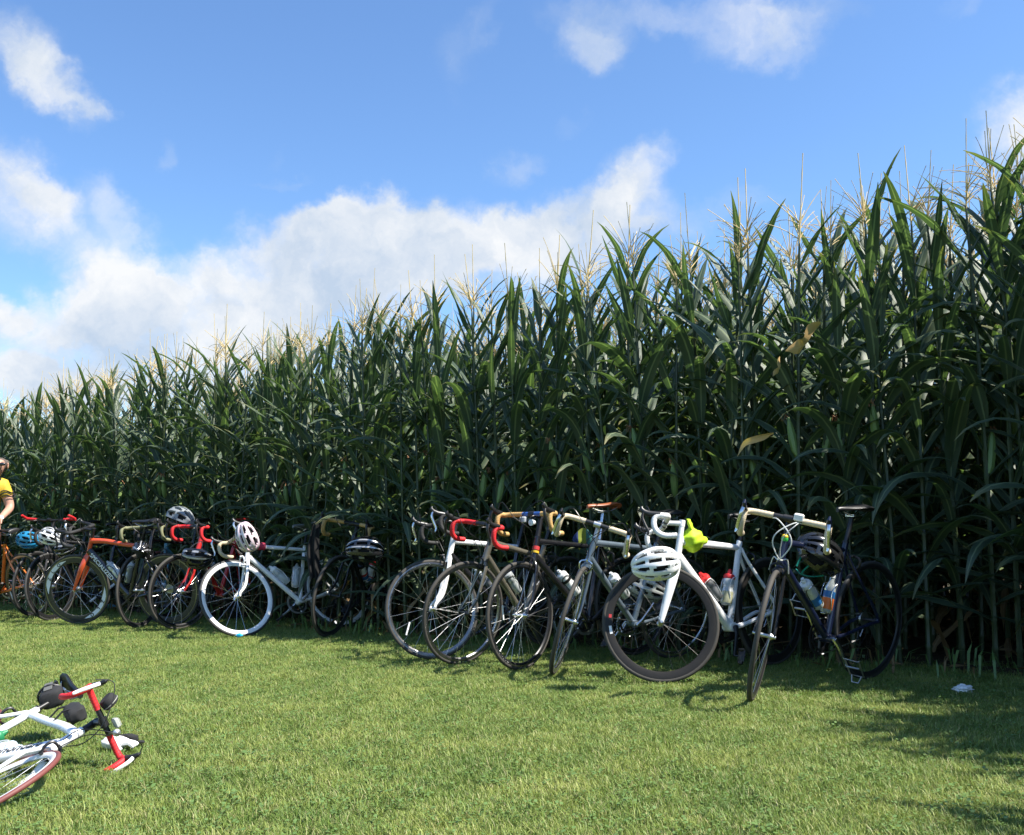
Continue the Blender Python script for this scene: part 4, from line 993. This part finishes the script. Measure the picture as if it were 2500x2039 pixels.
bottle('B11', 'down', clear_pl, white_cap, 'clear bottle with white cap on the steel blue bicycle')
bottle('B10', 'down', white_pl, white_cap, 'white bottle with black band on the bicycle with the brown saddle', band=[(.118, .14, black)])
bottle('B9', 'down', clear_pl, grey_cap, 'large clear bottle on the bronze grey bicycle with red tape')
bottle('B8', 'down', smoke_pl, white_cap, 'grey bottle with white cap on the bicycle with the white fork')
bottle('B7', 'down', white_pl, blk_cap, 'white bottle with red and blue bands, sloping cage of the shaded black bicycle', band=[(.06, .085, red_lab), (.02, .058, blue_lab)])
bottle('B7', 'seat', white_pl, red_cap, 'white bottle with a red cap, upright cage of the shaded black bicycle', band=[(.045, .055, red_lab), (.01, .04, blue_lab)])
bottle('B6', 'down', clear_pl, white_cap, 'milky bottle in the sloping cage of the white wheeled bicycle')
bottle('B6', 'seat', clear_pl, grey_cap, 'milky bottle with grey cap in the upright cage of the white wheeled bicycle')
bottle('B5', 'down', smoke_pl, grey_cap, 'grey bottle on the red bicycle')
bottle('B3', 'down', clear_pl, grey_cap, 'clear bottle in the sloping cage of the red orange and black bicycle')
bottle('B3', 'seat', smoke_pl, grey_cap, 'grey bottle in the upright cage of the red orange and black bicycle')
bottle('B2', 'down', smoke_pl, grey_cap, 'dark bottle on the black bicycle beside the orange one')
bottle('F', 'down', mat('silver_bottle', (.62, .68, .70), .3, var=.08), mat('pale_blue_cap', (.50, .60, .64), .4), 'silver grey bottle in the sloping cage of the bicycle on the lawn')
bottle('F', 'seat', white_pl, mat('green_cap', (.02, .20, .08), .4), 'white bottle with a green cap on the bicycle on the lawn')

# ================================================================== BAGS AND CLOTHES
def crumple(seed, k=.14):
    ph = [random.Random(seed + i).uniform(0, 6) for i in range(6)]
    return lambda p: 1 + k * (math.sin(5 * p.x + ph[0]) * math.sin(4 * p.y + ph[1]) + .6 * math.sin(9 * p.z + ph[2] + 3 * p.x) + .4 * math.sin(13 * p.y + 7 * p.x + ph[3]))
bb = BIKES['B12']; X = bb['M'] @ bb['B']
o = empty('cloth_bag', X @ T(HTT + (SCP - HTT) * .16 + V3((0, .0, -.005))), 'crumpled lime green cloth bundle with a knot tied round the white top tube', 'bag')
g = MB(); g.blob((0, .015, -.005), (.072, .062, .068), 26, 20, f=crumple(3, .09)); g.build('bundle', lime, o)
g = MB(); g.blob((.015, .02, .085), (.036, .012, .036), 14, 10, M=Euler((.3, .2, .6)).to_matrix(), f=crumple(8, .2)); g.tube([(.01, .018, .05), (.013, .02, .075)], [.022, .01], 8); g.build('knot', lime, o)
g = MB(); g.tube([(-.05, .0, -.012), (-.095, .0, -.012), (-.13, .0, -.012)], [.048, .030, .0255], 12); g.build('tail', lime, o)
fb = BIKES['F']; X = fb['M'] @ fb['B']
o = empty('saddle_bag', X @ T(.150, -.01, .885) @ Matrix.Rotation(.35, 4, 'Y') @ Matrix.Scale(.85, 4), 'black saddle bag strapped under the saddle of the bicycle lying on the lawn', 'bag')
g = MB(); secs = [(-.105, .020, .018), (-.10, .036, .034), (-.04, .050, .048), (.03, .058, .062), (.085, .056, .066), (.105, .046, .054), (.110, .030, .036)]; vs = []; nq = 16
for (x, w, h) in secs:
    for k in range(nq):
        a = 2 * PI * k / nq; ca, sa = math.cos(a), math.sin(a); e = .55
        vs.append((x, w * abs(ca) ** e * (1 if ca >= 0 else -1), h * abs(sa) ** e * (1 if sa >= 0 else -1) + .012 * math.sin(x * 30)))
fs = [(i * nq + k, i * nq + (k + 1) % nq, (i + 1) * nq + (k + 1) % nq, (i + 1) * nq + k) for i in range(len(secs) - 1) for k in range(nq)]
fs += [tuple(reversed(range(nq))), tuple((len(secs) - 1) * nq + k for k in range(nq))]
g.add(vs, fs); g.build('bag_body', soft_black, o)
g = MB(); g.tube([(.02 + .064 * 0, .066 * math.cos(a), .072 * math.sin(a)) for a in [2 * PI * k / 16 for k in range(16)]], .007, 5, closed=True); g.box((-.09, 0, .03), (.03, .09, .02), bev=.004); g.build('bag_strap', black, o)
g = MB(); g.box((.02, -.060, 0), (.12, .008, .05), bev=.003); g.build('reflective_panel', mat('grey_mesh_panel', (.12, .12, .11), .7), o)
o = empty('frame_bag', X @ Matrix.Translation((.52, .0, .880)) @ Matrix.Scale(.8, 4), 'small black pouch on the top tube of the bicycle lying on the lawn', 'bag')
g = MB(); g.blob((0, 0, 0), (.085, .048, .052), 22, 16, f=lambda p: (abs(p.x) ** 4 + abs(p.y) ** 4 + abs(p.z) ** 4) ** -.25 * (1 + .05 * math.sin(9 * p.x + 5 * p.z))); g.build('bag_body', soft_black, o)
g = MB()
for x in (-.04, .04): g.tube([(x, .045, -.02), (x, .052, -.07), (x, .02, -.13), (x, -.02, -.13), (x, -.052, -.07), (x, -.045, -.02)], .006, 5)
g.build('bag_strap', black, o)
XF = fb['M'] @ fb['F']; CLF = fb['CL']
o = empty('handlebar_pouch', XF @ T(CLF + V3((.005, -.075, .055))) @ Matrix.Rotation(.4, 4, 'X') @ Matrix.Scale(.68, 4), 'round black pouch with a pale rim on the handlebar of the lying bicycle', 'bag')
g = MB(); g.lathe([(0, -.035), (.045, -.035), (.056, -.02), (.058, .02), (.05, .034), (0, .036)], 'Y', 22); g.build('bag_body', soft_black, o)
g = MB(); g.tube([(.059 * math.cos(a), .015, .059 * math.sin(a)) for a in [2 * PI * k / 22 for k in range(22)]], .0035, 5, closed=True); g.build('rim_piping', mat('grey_piping', (.28, .28, .24), .6), o)
g = MB(); g.box((.055, .02, .035), (.05, .045, .022), bev=.005)
for k in range(3): g.box((.036 + .018 * k, .02, .0475), (.010, .036, .004), bev=.0015)
g.build('bicycle_computer', mat('pale_grey_plastic', (.42, .43, .38), .45), fb['root'], fb['F'] @ T(CLF))
g = MB(); g.lathe([(0, 0), (.012, 0), (.016, .03), (.017, .045), (0, .05)], 'X', 14, M=T(.05, .055, .012)); g.tube([(.0, .055, 0), (.05, .055, .012)], .008, 6); g.build('lamp', alu_dull, fb['root'], fb['F'] @ T(CLF))
# glove and its cuff on the grass
gp = on_ground(281, 1832)
o = empty('glove', T(gp.x, gp.y, .0), 'crumpled white glove with a black cuff lying on the grass beside the red handlebar', 'glove')
g = MB(); g.blob((0, 0, .032), (.062, .035, .028), 18, 12, f=crumple(14, .06))
for k in range(4): g.tube(smooth_path([(.035, -.025 + .016 * k, .03), (.065, -.026 + .018 * k, .034 - .003 * k), (.085, -.024 + .018 * k, .016)], 6), [.011, .011, .0105, .010, .0098, .009, .006], 7)
g.tube([(.0, -.03, .03), (.03, -.055, .028), (.05, -.062, .014)], [.012, .011, .007], 7); g.build('glove_body', white_pl, o)
g = MB(); g.blob((.03, .055, .035), (.05, .014, .022), 14, 9, f=crumple(2, .1)); g.box((.085, .06, .02), (.03, .02, .012), bev=.004); g.build('cuff', soft_black, o)
# jersey over the steel blue bicycle, jacket on the shaded bicycle's bar
def drape(name, top, w, h, d, m, label, cat, seed, waves=5):
    r_ = random.Random(seed); o = empty(name, T(top), label, cat); g = MB(); nx, nz = 22, 16; vs = []
    for side in (0, 1):
        for j in range(nz + 1):
            v = j / nz; ww = w * (.55 + .45 * min(1, v * 2.2)) * (1 - .18 * v * v)
            for i in range(nx + 1):
                u = i / nx * 2 - 1; fold = d * (.35 + .65 * v) * math.sin(u * waves + 1.3 * math.sin(3 * v + seed)) * .5
                th = d * .9 * math.sqrt(max(0, 1 - u * u)) * (.5 + .5 * v)
                vs.append((u * ww * .5 + .02 * math.sin(4 * v + seed), (-th if side == 0 else th * .5) - fold, -h * v + .03 * (1 - u * u) * (1 - v) + .025 * math.sin(u * 4 + seed) * v))
    fs = []; n1 = (nx + 1) * (nz + 1)
    for j in range(nz):
        for i in range(nx):
            a = j * (nx + 1) + i; b = a + nx + 1
            fs.append((a, a + 1, b + 1, b)); fs.append((n1 + a, n1 + b, n1 + b + 1, n1 + a + 1))
    for j in range(nz):
        for i in (0, nx): a = j * (nx + 1) + i; b = a + nx + 1; fs.append((a, b, n1 + b, n1 + a))
    g.add(vs, fs); return o, g
def band_mat(name, cols):
    m, t, p, ou = new_mat(name); p.inputs['Roughness'].default_value = .85
    c = t.nodes.new('ShaderNodeTexCoord'); sp = t.nodes.new('ShaderNodeSeparateXYZ'); t.links.new(c.outputs['Object'], sp.inputs[0])
    mr = t.nodes.new('ShaderNodeMapRange'); mr.inputs['From Min'].default_value = -.11; mr.inputs['From Max'].default_value = .11; t.links.new(sp.outputs[0], mr.inputs['Value'])
    r_ = t.nodes.new('ShaderNodeValToRGB'); r_.color_ramp.interpolation = 'CONSTANT'; t.links.new(mr.outputs[0], r_.inputs[0]); e = r_.color_ramp.elements
    e[0].color = cols[0] + (1,); e[1].position = 1 / len(cols); e[1].color = cols[1] + (1,)
    for k in range(2, len(cols)): q = e.new(k / len(cols)); q.color = cols[k] + (1,)
    t.links.new(r_.outputs[0], p.inputs['Base Color']); return m
o, g = drape('jersey', at(1430, 1300, 6.75), .17, .12, .05, None, 'blue and yellow jersey draped behind the cream taped handlebar', 'jersey', 4)
g.build('cloth', band_mat('jersey_cloth', [(.012, .03, .12), (.16, .19, .02), (.02, .10, .10), (.20, .17, .02)]), o)
o, g = drape('jacket', at(770, 1285, 8.2), .11, .44, .05, None, 'dark jacket hanging from the tan handlebar of the shaded bicycle', 'jacket', 9, 6)
g.build('cloth', mat('dark_jacket_cloth', (.006, .0055, .0055), .95, var=.3, scale=12), o)
# litter on the lawn
gp = on_ground(2350, 1690); g = MB(); g.blob((gp.x, gp.y, .015), (.055, .03, .02), 14, 10, f=crumple(21, .3)); tag(g.build('paper_scrap', white_pl), 'crumpled white paper scrap on the grass at the foot of the corn', 'litter')
gp = on_ground(586, 1557); g = MB(); g.blob((gp.x, gp.y - .03, .022), (.028, .014, .016), 12, 8, f=crumple(22, .2)); tag(g.build('wrapper', mat('blue_wrapper', (.02, .38, .62), .3)), 'small blue wrapper on the grass at the foot of the white front wheel', 'litter')
gp = on_ground(272, 1487); g = MB(); g.blob((gp.x, gp.y, .03), (.05, .02, .03), 12, 8, f=crumple(23, .2)); tag(g.build('wrapper', mat('pale_blue_wrapper', (.12, .32, .45), .4)), 'pale blue wrapper in the shade under the red orange bicycle', 'litter')

# ================================================================== THE MAN AT THE ORANGE BICYCLE
def skinned(name, joints, edges, material, parent, root=0, sub=2):
    me = bpy.data.meshes.new(name); me.from_pydata([j[0] for j in joints], edges, []); me.materials.append(material)
    o = put(name, me, parent); bpy.context.view_layer.update()
    md = o.modifiers.new('skin', 'SKIN'); md.use_smooth_shade = True
    if not me.skin_vertices: me.attributes
    sv = me.skin_vertices[0].data if me.skin_vertices else None
    if sv is None: return o
    for i, (p, r_) in enumerate(joints):
        sv[i].radius = (r_, r_) if not isinstance(r_, tuple) else r_; sv[i].use_root = (i == root)
    sb = o.modifiers.new('smooth', 'SUBSURF'); sb.levels = sub; sb.render_levels = sub
    return o
MP = T(-5.515, 10.30, 0) @ Matrix.Rotation(R(22), 4, 'Z')
man = empty('person', MP, 'man in a yellow and white cycling jersey and white gloves bending over the orange bicycle', 'person')
J = []; E_ = []
def jn(p, r_, par=None):
    J.append((p, r_)); 
    if par is not None: E_.append((par, len(J) - 1))
    return len(J) - 1
pel = jn((0, .05, .92), (.155, .12)); sp1 = jn((0, .03, 1.08), (.15, .115), pel); sp2 = jn((0, -.04, 1.24), (.165, .12), sp1); ch = jn((0, -.11, 1.37), (.15, .11), sp2)
nk = jn((.03, -.17, 1.44), .062, ch); hd0 = jn((0.100, -.21, 1.50), (.07, .085), nk); hd1 = jn((0.150, -.235, 1.565), (.078, .098), hd0); hd2 = jn((0.160, -.215, 1.625), (.064, .08), hd1)
nose = jn((0.155, -.335, 1.545), .014, hd1)
for s in (-1, 1):
    sh = jn((.19 * s, -.10, 1.37), .062, ch); el_ = jn((.265 * s, -.12, 1.13), .047, sh); wr_ = jn((.20 * s, -.32, 1.03), .031, el_); pa = jn((.185 * s, -.39, 1.02), (.042, .02), wr_)
    for k in range(4):
        x0 = (.185 + .030 - .02 * k) * s; f1 = jn((x0, -.435, 1.01), .0105, pa); f2 = jn((x0, -.465, .99), .0095, f1); jn((x0, -.475, .962 + .004 * (k in (1, 2)) * -1), .008, f2)
    t1 = jn((.145 * s, -.385, 1.005), .012, pa); jn((.135 * s, -.42, .985), .009, t1)
    hp = jn((.095 * s, .05, .86), .095, pel); kn = jn((.11 * s, -.02 + .06 * (s < 0), .47), .062, hp); an = jn((.115 * s, .07, .09), .042, kn); jn((.12 * s, -.09, .035), (.042, .03), an)
skinned('body', J, E_, skin_m, man)
yellow_m = mat('yellow_jersey_cloth', (.62, .40, .03), .75, var=.08); white_m = mat('white_jersey_cloth', (.74, .74, .72), .75, var=.05)
J2 = [((0, .05, .93), (.172, .138)), ((0, .03, 1.08), (.168, .134)), ((0, -.04, 1.24), (.183, .138)), ((0, -.11, 1.37), (.165, .125)), ((0, -.155, 1.435), .078)]; E2 = [(0, 1), (1, 2), (2, 3), (3, 4)]
for s in (-1, 1):
    J2 += [((.19 * s, -.10, 1.37), .074), ((.235 * s, -.112, 1.225), .066)]; E2 += [(3, len(J2) - 2), (len(J2) - 2, len(J2) - 1)]
jer = skinned('jersey', J2, E2, yellow_m, man)
J3 = [((0, .05, .95), (.176, .142)), ((0, .05, .88), (.166, .135))]; E3 = [(0, 1)]
for s in (-1, 1): J3 += [((.095 * s, .05, .84), .105), ((.104 * s, .02 + .03 * (s < 0), .58), .083)]; E3 += [(1, len(J3) - 2), (len(J3) - 2, len(J3) - 1)]
skinned('shorts', J3, E3, mat('dark_shorts_cloth', (.018, .018, .03), .8), man)
skinned('collar_panel', [((0, -.20, 1.40), (.105, .05)), ((0, -.165, 1.30), (.10, .06)), ((0, -.13, 1.24), (.06, .05))], [(0, 1), (1, 2)], white_m, man)
for s in (-1, 1):
    skinned('glove', [((.20 * s, -.315, 1.034), .036), ((.187 * s, -.385, 1.022), (.048, .026)), ((.187 * s, -.42, 1.014), (.046, .021))], [(0, 1), (1, 2)], white_pl, man)
    skinned('shoe', [((.116 * s, .10, .05), .045), ((.118 * s, .0, .04), (.05, .038)), ((.121 * s, -.12, .03), (.045, .026))], [(0, 1), (1, 2)], white_pl, man)
    skinned('sock', [((.1145 * s, .055, .17), .05), ((.115 * s, .07, .08), .048)], [(0, 1)], white_m, man)
    for q in (1.25, 1.275, 1.30):
        t_ = (1.37 - q) / .145; g = MB(); c_ = V3((s * (.19 + .045 * t_), -.10 - .012 * t_, q))
        g.tube([c_ + V3((.073 * math.cos(a), .073 * math.sin(a), .012 * math.sin(3 * a))) for a in [2 * PI * k / 18 for k in range(18)]], .005, 5, closed=True); g.build('sleeve_stripe', soft_black, man)
hair = MB(); hair.blob((.16, -.195, 1.58), (.083, .085, .085), 18, 12, f=lambda p: 1.0 if (p.y > -.25 and p.z < .55) else .82); hair.build('hair', mat('short_grey_brown_hair', (.10, .075, .06), .9, var=.3, scale=90), man)
g = MB()
for s in (-1, 1):
    g.blob((.155 + .036 * s, -.322, 1.575), (.03, .01, .018), 12, 8); g.tube([(.155 + .062 * s, -.315, 1.58), (.155 + .084 * s, -.27, 1.58), (.15 + .084 * s, -.19, 1.58)], .003, 5)
g.build('sunglasses', black_gloss, man)
g = MB()
for s in (-1, 1): g.blob((.15 + .083 * s, -.215, 1.565), (.010, .020, .032), 10, 8)
g.build('ear', skin_m, man)

# ================================================================== dry, broken leaves that show pale in the corn
def tan_leaf(px, py, Y, L, Wd, rx, seed, label):
    r_ = random.Random(seed); vs, fs, uv = leaf_mesh(L, Wd, R(60), R(120), r_, segs=12, twist=1.5, power=.6, crumple=.35)
    o = put('dry_leaf', uv_mesh('dry_leaf', vs, fs, uv, TAN), None, T(at(px, py, Y)) @ Euler(rx).to_matrix().to_4x4()); return tag(o, label, 'dead leaf', 'dry tan leaves caught among the corn')
TAN = leaf_mat('tan_dead_leaf', (.52, .32, .13), (.68, .47, .22), (.6, .42, .2), .12, .7, .2)
tan_leaf(2005, 790, 5.75, .30, .12, (0, 2.3, 0.2), 1, 'pale tan crumpled dead leaf, the largest and brightest one among the corn')
tan_leaf(1890, 1055, 6.3, .30, .045, (0.5, .3, 2.6), 2, 'brown dead leaf hanging low in the corn above the dark blue bicycle')
tan_leaf(1905, 870, 6.3, .16, .06, (.4, 1.9, .6), 3, 'small tan dead leaf below the crumpled bright one')

# small fittings and marks that the photo shows on single bicycles
def on_bike(idn, name, g, mats, where, M):
    b = BIKES[idn]; return g.build(name, mats, b['root'], b[where] @ M)
b12w = [o for o in BIKES['B12']['root'].children if o.name.startswith('wheel')][0]
for (a0, a1, m) in ((12, 16, red_lab), (-6, 3, white_ink)):
    g = MB(); vs = []; n = 5
    for i in range(n + 1):
        a = R(a0 + (a1 - a0) * i / n)
        for r in (.284, .300): vs.append((r * math.cos(a), .0094 + (r - .2745) * .08, r * math.sin(a)))
    g.add(vs, [(i * 2, i * 2 + 2, i * 2 + 3, i * 2 + 1) for i in range(n)]); g.build('rim_decal', m, b12w)
g = MB(); g.tube([(.013 * math.cos(a), .0, .013 * math.sin(a)) for a in [2 * PI * k / 18 for k in range(18)]], .0022, 5, closed=True); on_bike('B12', 'emblem', g, deck_ink, 'B', T(BBP + V3((-.012, .0235, .065))))
def band(idn, f0, f1, m, r_=.0235):
    g = MB(); a, b = HTB.lerp(HTT, f0), HTB.lerp(HTT, f1); g.tube([a, b], r_, 14); on_bike(idn, 'head_tube_band', g, m, 'B', Matrix())
band('B10', .30, .40, mat('yellow_band', (.65, .42, .03), .4), .0245); band('B10', .44, .60, red_lab, .0242)
CL13, CL10 = BIKES['B13']['CL'], BIKES['B10']['CL']
g = MB(); g.blob((0, 0, 0), (.017, .017, .013), 12, 8); g.lathe([(.016, -.022), (.019, -.012), (.016, -.002)], 'Z', 12, mi=1); on_bike('B13', 'bell', g, [mat('yellow_bell_cap', (.70, .50, .03), .35), mat('green_bell_base', (.05, .50, .08), .4)], 'F', T(HTT + V3((.045, 0, .015))))
g = MB(); g.box((0, 0, 0), (.035, .05, .04), bev=.006); on_bike('B13', 'bar_light', g, white_pl, 'F', T(CL13 + V3((.02, .055, .018))))
g = MB(); g.box((0, 0, 0), (.03, .045, .04), bev=.006); on_bike('B10', 'bar_light', g, grey_cap, 'F', T(CL10 + V3((.03, -.05, -.035))))
g = MB(); g.lathe([(0, -.01), (.014, -.01), (.02, .02), (.021, .03), (0, .034)], 'X', 14); on_bike('B10', 'front_lamp', g, white_pl, 'F', T(CL10 + V3((.03, .035, -.055))))
g = MB(); a, b = HTT.lerp(SCP, .10), HTT.lerp(SCP, .26); g.tube([a + V3((0, 0, -.02)), b + V3((0, 0, -.02))], .034, 14); on_bike('B6', 'top_tube_pad', g, mat('crimson_pad', (.45, .03, .07), .7), 'B', Matrix())
g = MB(); g.box((0, 0, 0), (.012, .004, .09), bev=.0015); on_bike('B10', 'spoke_reflector', g, white_pl, 'F', T(FA + V3((.20, .02, .03))) @ Matrix.Rotation(.1, 4, 'Y'))
g = MB(); g.box((0, 0, 0), (.012, .004, .09), bev=.0015); on_bike('B8', 'spoke_reflector', g, white_pl, 'F', T(FA + V3((.19, .02, -.12))) @ Matrix.Rotation(-.35, 4, 'Y'))
